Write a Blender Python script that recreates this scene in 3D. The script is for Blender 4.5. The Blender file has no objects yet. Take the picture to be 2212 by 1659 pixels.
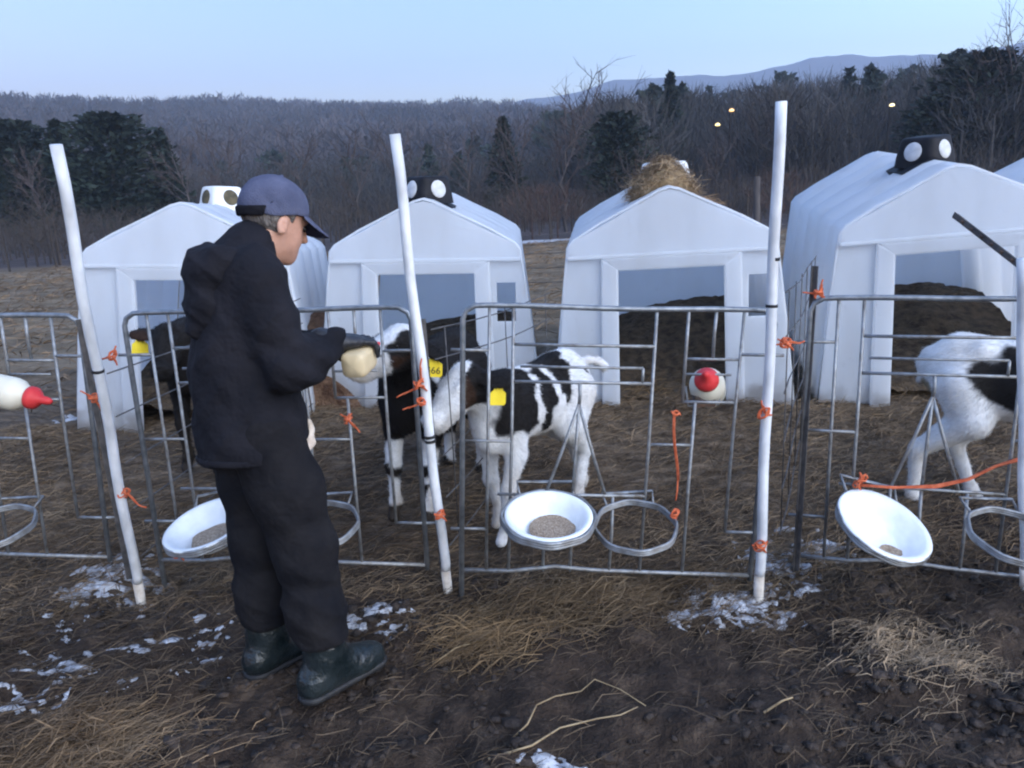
import bpy, bmesh, math, random
import numpy as np
from mathutils import Vector, Matrix, Euler

random.seed(7)
rng = np.random.default_rng(7)
S = bpy.context.scene
COL = S.collection
R = math.radians

# ------------------------------------------------------------------ camera
FPX = 1662.0                      # focal length for a 2212 px wide picture
PITCH, ROLL = R(13.5), R(3.0)
EYE = np.array([0.0, 0.0, 1.6])
AF = np.array([0, math.cos(PITCH), -math.sin(PITCH)])
AU0 = np.array([0, math.sin(PITCH), math.cos(PITCH)])
AX = np.array([1.0, 0, 0])
AR = math.cos(ROLL) * AX - math.sin(ROLL) * AU0
AU = math.sin(ROLL) * AX + math.cos(ROLL) * AU0
cam = bpy.data.cameras.new('camera')
cam.sensor_width = 36.0
cam.lens = FPX / 2212 * 36
cam.clip_start = 0.05
cam.clip_end = 20000
co = bpy.data.objects.new('camera', cam)
COL.objects.link(co)
co.matrix_world = Matrix([[AR[0], AU[0], -AF[0], EYE[0]], [AR[1], AU[1], -AF[1], EYE[1]],
                          [AR[2], AU[2], -AF[2], EYE[2]], [0, 0, 0, 1]])
S.camera = co

# ------------------------------------------------------------------ dusk sky, added soft fill, exposure
W = bpy.data.worlds.new('World')
S.world = W
W.use_nodes = True
wn = W.node_tree
wn.nodes.clear()
SUN_AZ, SUN_EL = R(92), R(-0.8)
sky = wn.nodes.new('ShaderNodeTexSky')
sky.sky_type = 'NISHITA'
sky.sun_disc = False
sky.sun_elevation = SUN_EL
sky.sun_rotation = SUN_AZ
sky.altitude = 200
sky.air_density = 1.0
sky.dust_density = 0.8
sky.ozone_density = 2.35
bg = wn.nodes.new('ShaderNodeBackground')
bg.inputs['Strength'].default_value = 0.15
wo = wn.nodes.new('ShaderNodeOutputWorld')
wn.links.new(sky.outputs[0], bg.inputs[0])
wn.links.new(bg.outputs[0], wo.inputs[0])
sd = bpy.data.lights.new('front_fill', 'SUN')
sd.energy = 0.125
sd.angle = R(70)
sd.color = (0.95, 0.96, 1.0)
so = bpy.data.objects.new('front_fill', sd)
COL.objects.link(so)
LAMP_AZ, LAMP_EL = R(140), R(28)   # broad fill added from behind right to lift hutch fronts and ground
so.rotation_euler = Vector((math.sin(LAMP_AZ) * math.cos(LAMP_EL), math.cos(LAMP_AZ) * math.cos(LAMP_EL), math.sin(LAMP_EL))).to_track_quat('Z', 'Y').to_euler()
S.view_settings.view_transform = 'Standard'
S.view_settings.look = 'None'
S.view_settings.gamma = 1.0
S.view_settings.use_curve_mapping = False
S.view_settings.exposure = 5.15
S.render.engine = 'CYCLES'
S.cycles.use_denoising = True
S.cycles.max_bounces = 8
S.cycles.diffuse_bounces = 4
S.cycles.use_adaptive_sampling = True
S.cycles.adaptive_threshold = 0.012
S.cycles.transparent_max_bounces = 8
S.cycles.volume_bounces = 0
S.cycles.filter_width = 2.2
S.render.use_persistent_data = False


# ------------------------------------------------------------------ helpers
def ray(px, py):
    return AF + AR * (px - 1106) / FPX - AU * (py - 830) / FPX


def at(px, py, Y):
    """point on the line of sight of a photo position at distance Y (m) into the scene"""
    d = ray(px, py)
    return EYE + d * Y / d[1]


def obj(name, me, mat=None, parent=None, loc=None):
    o = bpy.data.objects.new(name, me)
    COL.objects.link(o)
    if mat is not None and me is not None and len(me.materials) == 0:
        me.materials.append(mat)
    if parent is not None:
        o.parent = parent
    if loc is not None:
        o.location = loc
    return o


def empty(name, loc=(0, 0, 0), rz=0.0):
    o = bpy.data.objects.new(name, None)
    COL.objects.link(o)
    o.location = loc
    o.rotation_euler = (0, 0, rz)
    o.empty_display_size = 0.1
    return o


def tag(o, label, cat, group=None):
    o['label'] = label
    o['category'] = cat
    if group:
        o['group'] = group
    return o


def kind(o, k, label=None):
    o['kind'] = k
    if label:
        o['label'] = label
    return o


def mesh(name, v, f, smooth=True):
    me = bpy.data.meshes.new(name)
    me.from_pydata([tuple(map(float, p)) for p in v], [], [tuple(map(int, q)) for q in f])
    if smooth:
        me.polygons.foreach_set('use_smooth', [True] * len(me.polygons))
    me.update()
    return me


def mesh_np(name, v, f, smooth=False):
    """fast build: v (n,3), f (m,k) with k constant"""
    v = np.asarray(v, dtype=np.float32)
    f = np.asarray(f, dtype=np.int32)
    me = bpy.data.meshes.new(name)
    me.vertices.add(len(v))
    me.vertices.foreach_set('co', v.ravel())
    n, k = f.shape
    me.loops.add(n * k)
    me.loops.foreach_set('vertex_index', f.ravel())
    me.polygons.add(n)
    me.polygons.foreach_set('loop_start', np.arange(0, n * k, k, dtype=np.int32))
    me.polygons.foreach_set('loop_total', np.full(n, k, dtype=np.int32))
    if smooth:
        me.polygons.foreach_set('use_smooth', np.ones(n, dtype=bool))
    me.update(calc_edges=True)
    me.validate()
    return me


def color_attr(me, cols):
    a = me.color_attributes.new('Col', 'FLOAT_COLOR', 'POINT')
    c = np.ones((len(me.vertices), 4), dtype=np.float32)
    c[:, :3] = cols
    a.data.foreach_set('color', c.ravel())


class MB:
    """collects vertices and faces of ONE mesh"""

    def __init__(s):
        s.v = []
        s.f = []

    def add(s, v, f):
        o = len(s.v)
        s.v += [tuple(p) for p in v]
        s.f += [tuple(i + o for i in q) for q in f]
        return s

    def tube(s, pts, r, n=8, cap=True, closed=False):
        pts = [Vector(p) for p in pts]
        m = len(pts)
        rr = r if hasattr(r, '__len__') else [r] * m
        rings = []
        up = None
        for i, p in enumerate(pts):
            if closed:
                t = (pts[(i + 1) % m] - pts[i - 1]).normalized()
            else:
                t = (pts[min(i + 1, m - 1)] - pts[max(i - 1, 0)]).normalized()
            if up is None:
                up = t.orthogonal().normalized()
            a = (up - t * up.dot(t))
            a = a.normalized() if a.length > 1e-6 else t.orthogonal().normalized()
            up = a
            b = t.cross(a)
            rings.append([p + (a * math.cos(2 * math.pi * k / n) + b * math.sin(2 * math.pi * k / n)) * rr[i] for k in range(n)])
        o = len(s.v)
        for g in rings:
            s.v += [tuple(q) for q in g]
        for i in range(m if closed else m - 1):
            j = (i + 1) % m
            for k in range(n):
                s.f.append((o + i * n + k, o + i * n + (k + 1) % n, o + j * n + (k + 1) % n, o + j * n + k))
        if cap and not closed:
            s.f.append(tuple(o + k for k in range(n))[::-1])
            s.f.append(tuple(o + (m - 1) * n + k for k in range(n)))
        return s

    def lathe(s, prof, n=32, M=None):
        """prof: list of (r,z)"""
        o = len(s.v)
        M = M or Matrix.Identity(4)
        for r_, z in prof:
            for k in range(n):
                a = 2 * math.pi * k / n
                s.v.append(tuple(M @ Vector((r_ * math.cos(a), r_ * math.sin(a), z))))
        for i in range(len(prof) - 1):
            for k in range(n):
                s.f.append((o + i * n + k, o + i * n + (k + 1) % n, o + (i + 1) * n + (k + 1) % n, o + (i + 1) * n + k))
        return s

    def build(s, name, mat=None, parent=None, smooth=True, loc=None):
        return obj(name, mesh(name, s.v, s.f, smooth), mat, parent, loc)


def prism(poly, y0, y1, bev=0.0, holes=None):
    """polygon in (x,z) extruded along y, edges rounded"""
    bm = bmesh.new()
    vs = [bm.verts.new((x, y0, z)) for x, z in poly]
    fa = bm.faces.new(vs)
    ret = bmesh.ops.extrude_face_region(bm, geom=[fa])
    for e in ret['geom']:
        if isinstance(e, bmesh.types.BMVert):
            e.co.y = y1
    bmesh.ops.recalc_face_normals(bm, faces=bm.faces)
    if bev:
        bmesh.ops.bevel(bm, geom=list(bm.edges), offset=bev, segments=2, profile=0.7, affect='EDGES')
    return bm


def bm_obj(name, bm, mat, parent=None, smooth=False, loc=None):
    me = bpy.data.meshes.new(name)
    bm.to_mesh(me)
    bm.free()
    if smooth:
        me.polygons.foreach_set('use_smooth', [True] * len(me.polygons))
    return obj(name, me, mat, parent, loc)


def box_bm(c, s, bev=0.0, rot=None):
    bm = bmesh.new()
    bmesh.ops.create_cube(bm, size=1.0)
    bmesh.ops.scale(bm, vec=s, verts=bm.verts)
    if bev:
        bmesh.ops.bevel(bm, geom=list(bm.edges), offset=bev, segments=2, profile=0.7, affect='EDGES')
    if rot:
        bmesh.ops.rotate(bm, cent=(0, 0, 0), matrix=Euler(rot).to_matrix(), verts=bm.verts)
    bmesh.ops.translate(bm, vec=c, verts=bm.verts)
    return bm


# ------------------------------------------------------------------ noise
_lat = rng.random((64, 64)).astype(np.float32)


def vnoise(x, y):
    x = np.asarray(x, dtype=np.float64)
    y = np.asarray(y, dtype=np.float64)
    xi = np.floor(x).astype(int)
    yi = np.floor(y).astype(int)
    fx = x - xi
    fy = y - yi
    fx = fx * fx * (3 - 2 * fx)
    fy = fy * fy * (3 - 2 * fy)
    a = _lat[xi % 64, yi % 64]
    b = _lat[(xi + 1) % 64, yi % 64]
    c = _lat[xi % 64, (yi + 1) % 64]
    d = _lat[(xi + 1) % 64, (yi + 1) % 64]
    return (a * (1 - fx) + b * fx) * (1 - fy) + (c * (1 - fx) + d * fx) * fy


def fbm(x, y, o=4):
    s = 0
    a = 0.5
    for i in range(o):
        s = s + a * (vnoise(x * 2 ** i + 17.3 * i, y * 2 ** i + 5.1 * i) - 0.5)
        a *= 0.5
    return s


def n3(P, f, seed=0):
    """cheap smooth 3-D noise in about -1..1"""
    r_ = np.random.default_rng(seed)
    s = np.zeros(len(P), dtype=np.float32)
    for i in range(7):
        d = r_.normal(size=3)
        d = d / np.linalg.norm(d) * f * (0.6 + 0.9 * r_.random())
        s += np.sin(P @ d.astype(np.float32) + r_.random() * 6.28 + 1.3 * np.sin(P @ (d[::-1] * 0.7).astype(np.float32)))
    return s / 4.0


# ------------------------------------------------------------------ materials
def new_mat(name):
    m = bpy.data.materials.new(name)
    m.use_nodes = True
    nt = m.node_tree
    b = nt.nodes['Principled BSDF']
    return m, nt, b


def noise_node(nt, scale, detail=4, vec=None, rough=0.6, dist=0.0):
    n = nt.nodes.new('ShaderNodeTexNoise')
    n.inputs['Scale'].default_value = scale
    n.inputs['Detail'].default_value = detail
    n.inputs['Roughness'].default_value = rough
    n.inputs['Distortion'].default_value = dist
    if vec is not None:
        nt.links.new(vec, n.inputs['Vector'])
    return n


def ramp(nt, fac, stops):
    r_ = nt.nodes.new('ShaderNodeValToRGB')
    el = r_.color_ramp.elements
    while len(el) < len(stops):
        el.new(0.5)
    for e, (p, c) in zip(el, stops):
        e.position = p
        e.color = (*c, 1) if len(c) == 3 else c
    nt.links.new(fac, r_.inputs[0])
    return r_


def coords(nt, scale=(1, 1, 1)):
    t = nt.nodes.new('ShaderNodeTexCoord')
    mp = nt.nodes.new('ShaderNodeMapping')
    mp.inputs['Scale'].default_value = scale
    nt.links.new(t.outputs['Object'], mp.inputs['Vector'])
    return mp.outputs[0]


def mat(name, c1, c2=None, rough=0.7, scale=6.0, bump=0.0, bscale=80.0, spec=0.3, metal=0.0, stretch=(1, 1, 1), lo=0.35, hi=0.65, attr=False):
    m, nt, b = new_mat(name)
    b.inputs['Roughness'].default_value = rough
    b.inputs['Metallic'].default_value = metal
    b.inputs['Specular IOR Level'].default_value = spec
    vec = coords(nt, stretch)
    if c2 is None:
        c2 = tuple(min(1, x * 1.25 + 0.003) for x in c1)
    n = noise_node(nt, scale, 3, vec)
    r_ = ramp(nt, n.outputs['Fac'], [(lo, c1), (hi, c2)])
    colout = r_.outputs[0]
    if attr:
        a = nt.nodes.new('ShaderNodeVertexColor')
        a.layer_name = 'Col'
        mx = nt.nodes.new('ShaderNodeMix')
        mx.data_type = 'RGBA'
        mx.blend_type = 'MULTIPLY'
        mx.inputs[0].default_value = 1.0
        nt.links.new(a.outputs[0], mx.inputs[6])
        nt.links.new(colout, mx.inputs[7])
        colout = mx.outputs[2]
    nt.links.new(colout, b.inputs['Base Color'])
    if bump:
        n2 = noise_node(nt, bscale, 2, vec)
        bp = nt.nodes.new('ShaderNodeBump')
        bp.inputs['Strength'].default_value = bump
        bp.inputs['Distance'].default_value = 0.02
        nt.links.new(n2.outputs['Fac'], bp.inputs['Height'])
        nt.links.new(bp.outputs[0], b.inputs['Normal'])
    return m


def plastic_mat():
    """weathered white polyethylene, a little light comes through; vertical dirt streaks and splashed lower edge"""
    m, nt, b = new_mat('white_plastic')
    vec = coords(nt)
    vs = coords(nt, (2.2, 2.2, 0.7))
    n1 = noise_node(nt, 2.2, 5, vs)
    n2 = noise_node(nt, 14, 6, vec, 0.7)
    n3_ = noise_node(nt, 3.0, 6, vec, 0.65)
    r1 = ramp(nt, n1.outputs['Fac'], [(0.4, (0.77, 0.81, 0.86)), (0.75, (0.64, 0.66, 0.68))])
    sp = ramp(nt, n2.outputs['Fac'], [(0.62, (0, 0, 0)), (0.72, (1, 1, 1))])
    sep = nt.nodes.new('ShaderNodeSeparateXYZ')
    nt.links.new(vec, sep.inputs[0])
    # splash height varies with noise
    mm = nt.nodes.new('ShaderNodeMath')
    mm.operation = 'MULTIPLY_ADD'
    mm.inputs[1].default_value = 0.9
    mm.inputs[2].default_value = -0.32
    nt.links.new(n3_.outputs['Fac'], mm.inputs[0])
    lt = nt.nodes.new('ShaderNodeMath')
    lt.operation = 'SUBTRACT'
    nt.links.new(mm.outputs[0], lt.inputs[0])
    nt.links.new(sep.outputs['Z'], lt.inputs[1])
    rr = ramp(nt, lt.outputs[0], [(0.0, (0, 0, 0)), (0.16, (0.75, 0.75, 0.75))])
    mx = nt.nodes.new('ShaderNodeMix')
    mx.data_type = 'RGBA'
    nt.links.new(rr.outputs[0], mx.inputs[0])
    nt.links.new(r1.outputs[0], mx.inputs[6])
    mx.inputs[7].default_value = (0.2, 0.155, 0.11, 1)
    mx2 = nt.nodes.new('ShaderNodeMix')
    mx2.data_type = 'RGBA'
    mu = nt.nodes.new('ShaderNodeMath')
    mu.operation = 'MULTIPLY'
    mu.inputs[1].default_value = 0.5
    nt.links.new(sp.outputs[0], mu.inputs[0])
    nt.links.new(mu.outputs[0], mx2.inputs[0])
    nt.links.new(mx.outputs[2], mx2.inputs[6])
    mx2.inputs[7].default_value = (0.25, 0.2, 0.15, 1)
    nt.links.new(mx2.outputs[2], b.inputs['Base Color'])
    b.inputs['Roughness'].default_value = 0.5
    b.inputs['Specular IOR Level'].default_value = 0.35
    bp = nt.nodes.new('ShaderNodeBump')
    bp.inputs['Strength'].default_value = 0.25
    bp.inputs['Distance'].default_value = 0.02
    nb = noise_node(nt, 5, 4, vec)
    nt.links.new(nb.outputs['Fac'], bp.inputs['Height'])
    nt.links.new(bp.outputs[0], b.inputs['Normal'])
    tr = nt.nodes.new('ShaderNodeBsdfTranslucent')
    tr.inputs[0].default_value = (0.9, 0.915, 0.93, 1)
    ms = nt.nodes.new('ShaderNodeMixShader')
    ms.inputs[0].default_value = 0.62
    out = nt.nodes['Material Output']
    nt.links.new(b.outputs[0], ms.inputs[1])
    nt.links.new(tr.outputs[0], ms.inputs[2])
    nt.links.new(ms.outputs[0], out.inputs[0])
    return m


M = {}
M['plastic'] = plastic_mat()
M['cap_black'] = mat('black_plastic', (0.007, 0.008, 0.011), (0.016, 0.016, 0.02), 0.6, 9, 0.1, 30, 0.15)
M['cap_white'] = mat('vent_white_plastic', (0.6, 0.61, 0.6), (0.75, 0.76, 0.75), 0.5, 7)
M['vent_hole'] = mat('vent_hole_shade', (0.05, 0.045, 0.03), (0.12, 0.1, 0.06), 0.9, 12)  # dark colour stands in for the shade inside an open vent hole
M['disc'] = mat('vent_disc_plastic', (0.42, 0.43, 0.44), (0.58, 0.59, 0.6), 0.6, 14)
M['galv'] = mat('galvanised_steel', (0.16, 0.15, 0.14), (0.32, 0.34, 0.355), 0.5, 25, 0.15, 90, 0.5, 0.55, lo=0.3, hi=0.7)
M['rail'] = mat('galvanised_rail_steel', (0.15, 0.165, 0.18), (0.3, 0.32, 0.34), 0.45, 25, 0.1, 90, 0.5, 0.6, lo=0.3, hi=0.7)
M['rusty'] = mat('rusty_steel', (0.06, 0.05, 0.045), (0.16, 0.1, 0.07), 0.8, 20, 0.3, 90, 0.3, 0.3)
M['wire'] = mat('dull_wire', (0.06, 0.06, 0.062), (0.13, 0.12, 0.115), 0.6, 20, 0, 90, 0.4, 0.5)
M['pvc'] = mat('white_pole_plastic', (0.43, 0.44, 0.45), (0.7, 0.72, 0.74), 0.45, 9, 0.05, 40, stretch=(1, 1, 0.5))
M['pvc_dirty'] = mat('mud_stained_pole_plastic', (0.4, 0.35, 0.29), (0.68, 0.64, 0.58), 0.6, 14)
M['bowl'] = mat('white_bowl_plastic', (0.66, 0.69, 0.7), (0.8, 0.83, 0.84), 0.4, 9)
M['grain'] = mat('calf_starter_grain', (0.32, 0.23, 0.16), (0.6, 0.48, 0.36), 0.95, 110, 1.0, 160)
M['twine'] = mat('orange_baling_twine', (0.42, 0.08, 0.03), (0.62, 0.16, 0.07), 0.8, 40)
M['bottle'] = mat('milky_bottle_plastic', (0.6, 0.56, 0.44), (0.72, 0.68, 0.56), 0.4, 5)
M['bottle_cream'] = mat('cream_bottle_plastic', (0.5, 0.4, 0.24), (0.6, 0.49, 0.31), 0.45, 6)
M['nipple'] = mat('red_rubber', (0.5, 0.025, 0.03), (0.62, 0.05, 0.05), 0.5, 10)
M['tagy'] = mat('yellow_ear_tag', (0.75, 0.55, 0.02), (0.85, 0.66, 0.04), 0.5, 12)
M['ink'] = mat('black_ink', (0.02, 0.02, 0.02), (0.03, 0.03, 0.03), 0.7)
M['coat'] = mat('calf_hair', (0.85, 0.85, 0.85), (1, 1, 1), 0.8, 30, 0.22, 260, 0.2, attr=True, stretch=(0.45, 1, 0.8))
M['fur'] = mat('calf_hair_tips', (0.8, 0.8, 0.8), (1, 1, 1), 0.85, 8, attr=True, spec=0.1)
M['clod'] = mat('wet_mud_clods', (0.009, 0.006, 0.0045), (0.05, 0.034, 0.024), 0.7, 9, 0.6, 70, 0.35)
M['hoof'] = mat('hoof_horn', (0.025, 0.02, 0.016), (0.06, 0.05, 0.04), 0.6, 20)
M['jacket'] = mat('black_jacket_fabric', (0.0055, 0.006, 0.009), (0.014, 0.0135, 0.0175), 0.9, 4, 0.55, 20, 0.15)
M['trousers'] = mat('dark_trouser_fabric', (0.005, 0.0052, 0.0075), (0.012, 0.0112, 0.0125), 0.9, 6, 0.6, 18, 0.15)
M['boot'] = mat('dark_teal_rubber', (0.004, 0.008, 0.0095), (0.018, 0.024, 0.026), 0.3, 11, 0.4, 40, 0.4)
M['glove'] = mat('black_glove_rubber', (0.008, 0.009, 0.011), (0.02, 0.021, 0.026), 0.5, 25, 0.3, 60, 0.4)
M['skin'] = mat('skin', (0.4, 0.215, 0.15), (0.5, 0.28, 0.2), 0.55, 14, 0.15, 120, 0.35)
M['hair'] = mat('grey_hair', (0.06, 0.05, 0.045), (0.2, 0.18, 0.165), 0.85, 60, 0.8, 160, stretch=(1, 1, 0.3))
M['capcloth'] = mat('faded_navy_cotton', (0.062, 0.07, 0.115), (0.1, 0.11, 0.17), 0.9, 12, 0.4, 200, 0.1)
M['cloth_pale'] = mat('pale_shirt_cotton', (0.45, 0.37, 0.3), (0.6, 0.52, 0.44), 0.9, 30, 0.3, 150)
M['eye'] = mat('eye_dark', (0.008, 0.006, 0.005), (0.015, 0.012, 0.01), 0.15, 5)
M['straw'] = mat('dry_straw', (0.11, 0.08, 0.055), (0.38, 0.29, 0.195), 0.85, 1.3, attr=True, lo=0.3, hi=0.7)
M['hay'] = mat('hay_bunch', (0.2, 0.14, 0.075), (0.42, 0.32, 0.19), 0.9, 9, lo=0.3, hi=0.7)
M['snow'] = mat('old_icy_snow', (0.2, 0.205, 0.22), (0.5, 0.52, 0.56), 0.6, 16, 0.6, 60)
M['bark'] = mat('grey_bark', (0.035, 0.03, 0.03), (0.085, 0.075, 0.072), 0.9, 5, 0, 0, stretch=(1, 1, 0.3))
M['twig'] = mat('bare_twigs', (0.045, 0.035, 0.034), (0.095, 0.075, 0.072), 0.9, 0.6)
M['brush'] = mat('red_brown_brush_twigs', (0.05, 0.03, 0.026), (0.1, 0.062, 0.052), 0.9, 2)
M['needle'] = mat('pine_needles', (0.007, 0.013, 0.010), (0.019, 0.031, 0.022), 0.8, 1.5)
M['woods'] = mat('distant_bare_woods', (0.05, 0.045, 0.0445), (0.108, 0.096, 0.093), 0.9, 0.03, lo=0.3, hi=0.7, attr=True)
M['wood'] = mat('weathered_wood', (0.07, 0.055, 0.04), (0.16, 0.13, 0.1), 0.9, 12, 0.4, 40, stretch=(1, 1, 0.15))
M['bedding'] = mat('trodden_bedding', (0.03, 0.021, 0.013), (0.1, 0.07, 0.042), 0.95, 16, 1.0, 60)
M['dark_tape'] = mat('black_tape', (0.012, 0.012, 0.014), (0.03, 0.03, 0.03), 0.6)
M['house'] = mat('pale_clapboard', (0.55, 0.55, 0.56), (0.7, 0.7, 0.71), 0.8, 2)
M['roofing'] = mat('dark_shingle', (0.06, 0.055, 0.055), (0.12, 0.11, 0.11), 0.9, 3)


def ground_mat():
    m, nt, b = new_mat('mud_and_field')
    t = nt.nodes.new('ShaderNodeTexCoord')
    vec = t.outputs['Object']
    n1 = noise_node(nt, 1.1, 4, vec, 0.65)
    n2 = noise_node(nt, 9, 5, vec, 0.7)
    n3_ = noise_node(nt, 40, 3, vec, 0.7)
    mud = ramp(nt, n2.outputs['Fac'], [(0.32, (0.013, 0.008, 0.0055)), (0.52, (0.037, 0.024, 0.016)), (0.74, (0.096, 0.066, 0.044))])
    mp = nt.nodes.new('ShaderNodeMapping')
    mp.inputs['Scale'].default_value = (0.35, 1.6, 1)
    nt.links.new(vec, mp.inputs[0])
    n4 = noise_node(nt, 1.5, 5, mp.outputs[0], 0.7)
    field = ramp(nt, n4.outputs['Fac'], [(0.32, (0.07, 0.055, 0.035)), (0.5, (0.16, 0.12, 0.075)), (0.68, (0.27, 0.205, 0.135))])
    sep = nt.nodes.new('ShaderNodeSeparateXYZ')
    nt.links.new(vec, sep.inputs[0])
    ad = nt.nodes.new('ShaderNodeMath')
    ad.operation = 'MULTIPLY_ADD'
    ad.inputs[1].default_value = 3.0
    nt.links.new(n1.outputs['Fac'], ad.inputs[0])
    nt.links.new(sep.outputs['Y'], ad.inputs[2])
    fr = nt.nodes.new('ShaderNodeMapRange')
    fr.inputs[1].default_value = 7.2
    fr.inputs[2].default_value = 9.0
    nt.links.new(ad.outputs[0], fr.inputs[0])
    mx = nt.nodes.new('ShaderNodeMix')
    mx.data_type = 'RGBA'
    nt.links.new(fr.outputs[0], mx.inputs[0])
    nt.links.new(mud.outputs[0], mx.inputs[6])
    nt.links.new(field.outputs[0], mx.inputs[7])
    # trodden straw of the pens
    pr = nt.nodes.new('ShaderNodeMapRange')
    pr.inputs[1].default_value = 4.3
    pr.inputs[2].default_value = 5.4
    pr.inputs[4].default_value = 0.8
    nt.links.new(ad.outputs[0], pr.inputs[0])
    n6 = noise_node(nt, 16, 4, mp.outputs[0], 0.7)
    pen = ramp(nt, n6.outputs['Fac'], [(0.33, (0.045, 0.032, 0.021)), (0.52, (0.135, 0.1, 0.068)), (0.7, (0.26, 0.195, 0.135))])
    mx0 = nt.nodes.new('ShaderNodeMix')
    mx0.data_type = 'RGBA'
    nt.links.new(pr.outputs[0], mx0.inputs[0])
    nt.links.new(mud.outputs[0], mx0.inputs[6])
    nt.links.new(pen.outputs[0], mx0.inputs[7])
    nt.links.new(mx0.outputs[2], mx.inputs[6])
    # woodland floor beyond the field
    wf = nt.nodes.new('ShaderNodeMapRange')
    wf.inputs[1].default_value = 24
    wf.inputs[2].default_value = 28
    nt.links.new(ad.outputs[0], wf.inputs[0])
    n5 = noise_node(nt, 0.25, 4, vec, 0.7)
    leaf = ramp(nt, n5.outputs['Fac'], [(0.35, (0.035, 0.026, 0.024)), (0.65, (0.085, 0.062, 0.055))])
    mx2 = nt.nodes.new('ShaderNodeMix')
    mx2.data_type = 'RGBA'
    nt.links.new(wf.outputs[0], mx2.inputs[0])
    nt.links.new(mx.outputs[2], mx2.inputs[6])
    nt.links.new(leaf.outputs[0], mx2.inputs[7])
    nt.links.new(mx2.outputs[2], b.inputs['Base Color'])
    b.inputs['Roughness'].default_value = 0.85
    b.inputs['Specular IOR Level'].default_value = 0.25
    bp = nt.nodes.new('ShaderNodeBump')
    bp.inputs['Strength'].default_value = 0.8
    bp.inputs['Distance'].default_value = 0.03
    adn = nt.nodes.new('ShaderNodeMath')
    nt.links.new(n2.outputs['Fac'], adn.inputs[0])
    nt.links.new(n3_.outputs['Fac'], adn.inputs[1])
    nt.links.new(adn.outputs[0], bp.inputs['Height'])
    nt.links.new(bp.outputs[0], b.inputs['Normal'])
    return m


M['ground'] = ground_mat()


# ------------------------------------------------------------------ terrain
def sstep(a, b, x):
    t = np.clip((x - a) / (b - a), 0, 1)
    return t * t * (3 - 2 * t)


def gmacro(x, y):
    x = np.asarray(x, dtype=float)
    y = np.asarray(y, dtype=float)
    z = 0.25 * sstep(3.0, 4.7, y)
    z = z - 0.018 * np.clip(y - 24, 0, 60)
    az = np.arctan2(x, np.maximum(y, 1.0))
    top = np.interp(np.degrees(az), [-60, -34, -15, 0, 8, 20, 34, 60], [72, 72, 65, 61, 48, 34, 38, 44])
    dist = np.sqrt(x * x + y * y)
    z = z + top * sstep(75, 640, dist) * (1 + 0.25 * fbm(x / 140.0, y / 140.0, 3)) + 5.0 * sstep(40, 110, dist) * sstep(5, 20, np.degrees(az))
    return z


def ground_z(x, y):
    x = np.asarray(x, dtype=float)
    y = np.asarray(y, dtype=float)
    near = 1 - sstep(9, 16, y)
    b = 0.10 * fbm(x * 1.1 + 3, y * 1.1, 3) + near * (0.1 * fbm(x * 5 + 9, y * 5, 4) + 0.035 * fbm(x * 21, y * 21, 3)) + (1 - sstep(2.5, 3.0, y)) * (0.09 * fbm(x * 8 + 2, y * 8 + 5, 3) - 0.03 * np.clip(fbm(x * 3.1, y * 3.1 + 7, 2) * 4, 0, 1))
    return gmacro(x, y) + b + 0.02


def grid_mesh(xs, ys):
    X, Y = np.meshgrid(xs, ys)
    Z = ground_z(X, Y)
    v = np.stack([X, Y, Z], -1).reshape(-1, 3)
    nx, ny = len(xs), len(ys)
    i = np.arange(ny - 1)[:, None] * nx + np.arange(nx - 1)[None, :]
    f = np.stack([i, i + 1, i + nx + 1, i + nx], -1).reshape(-1, 4)
    return v, f


xs = np.unique(np.concatenate([np.linspace(-700, -60, 30), np.linspace(-60, -8, 40), np.linspace(-8, -4, 30), np.linspace(-4, 4.4, 250), np.linspace(4.4, 9, 30), np.linspace(9, 60, 40), np.linspace(60, 700, 30)]))
ys = np.unique(np.concatenate([np.linspace(-30, 0.3, 20), np.linspace(0.3, 6.0, 190), np.linspace(6, 14, 70), np.linspace(14, 60, 60), np.linspace(60, 900, 60)]))
v, f = grid_mesh(xs, ys)
g = obj('ground', mesh_np('ground', v, f, True), M['ground'])
kind(g, 'structure')

# distant ridges
ridge_px = [(900, 300), (1100, 225), (1250, 196), (1340, 172), (1450, 166), (1600, 160), (1690, 148), (1750, 126), (1830, 119), (1900, 127), (2000, 120), (2100, 110), (2212, 94), (2400, 80), (2700, 90), (3100, 130)]
rows = []
D0 = 1600.0
for t, hfac in [(-700, 0.0), (-500, 0.25), (-325, 0.5), (-150, 0.8), (-60, 0.95), (0, 1.0), (100, 0.9), (250, 0.4)]:
    row = []
    for i in range(120):
        px = 900 + 2200 * i / 119
        py = np.interp(px, [a for a, _ in ridge_px], [b for _, b in ridge_px])
        p = at(px, py, D0)
        s_ = (D0 + t) / D0
        bumpz = 12 * fbm(np.array(px / 60.0 + t * 0.02), np.array(t / 75.0), 4) * hfac
        row.append((p[0] * s_, D0 + t, p[2] * hfac + float(bumpz)))
    rows.append(row)
v = np.array(rows).reshape(-1, 3)
i = np.arange(len(rows) - 1)[:, None] * 120 + np.arange(119)[None, :]
f = np.stack([i, i + 1, i + 121, i + 120], -1).reshape(-1, 4)
M['ridge'] = mat('wooded_ridge', (0.05, 0.045, 0.05), (0.1, 0.09, 0.1), 0.95, 0.04)
kind(obj('hills', mesh_np('hills', v, f, True), M['ridge']), 'structure')


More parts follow.
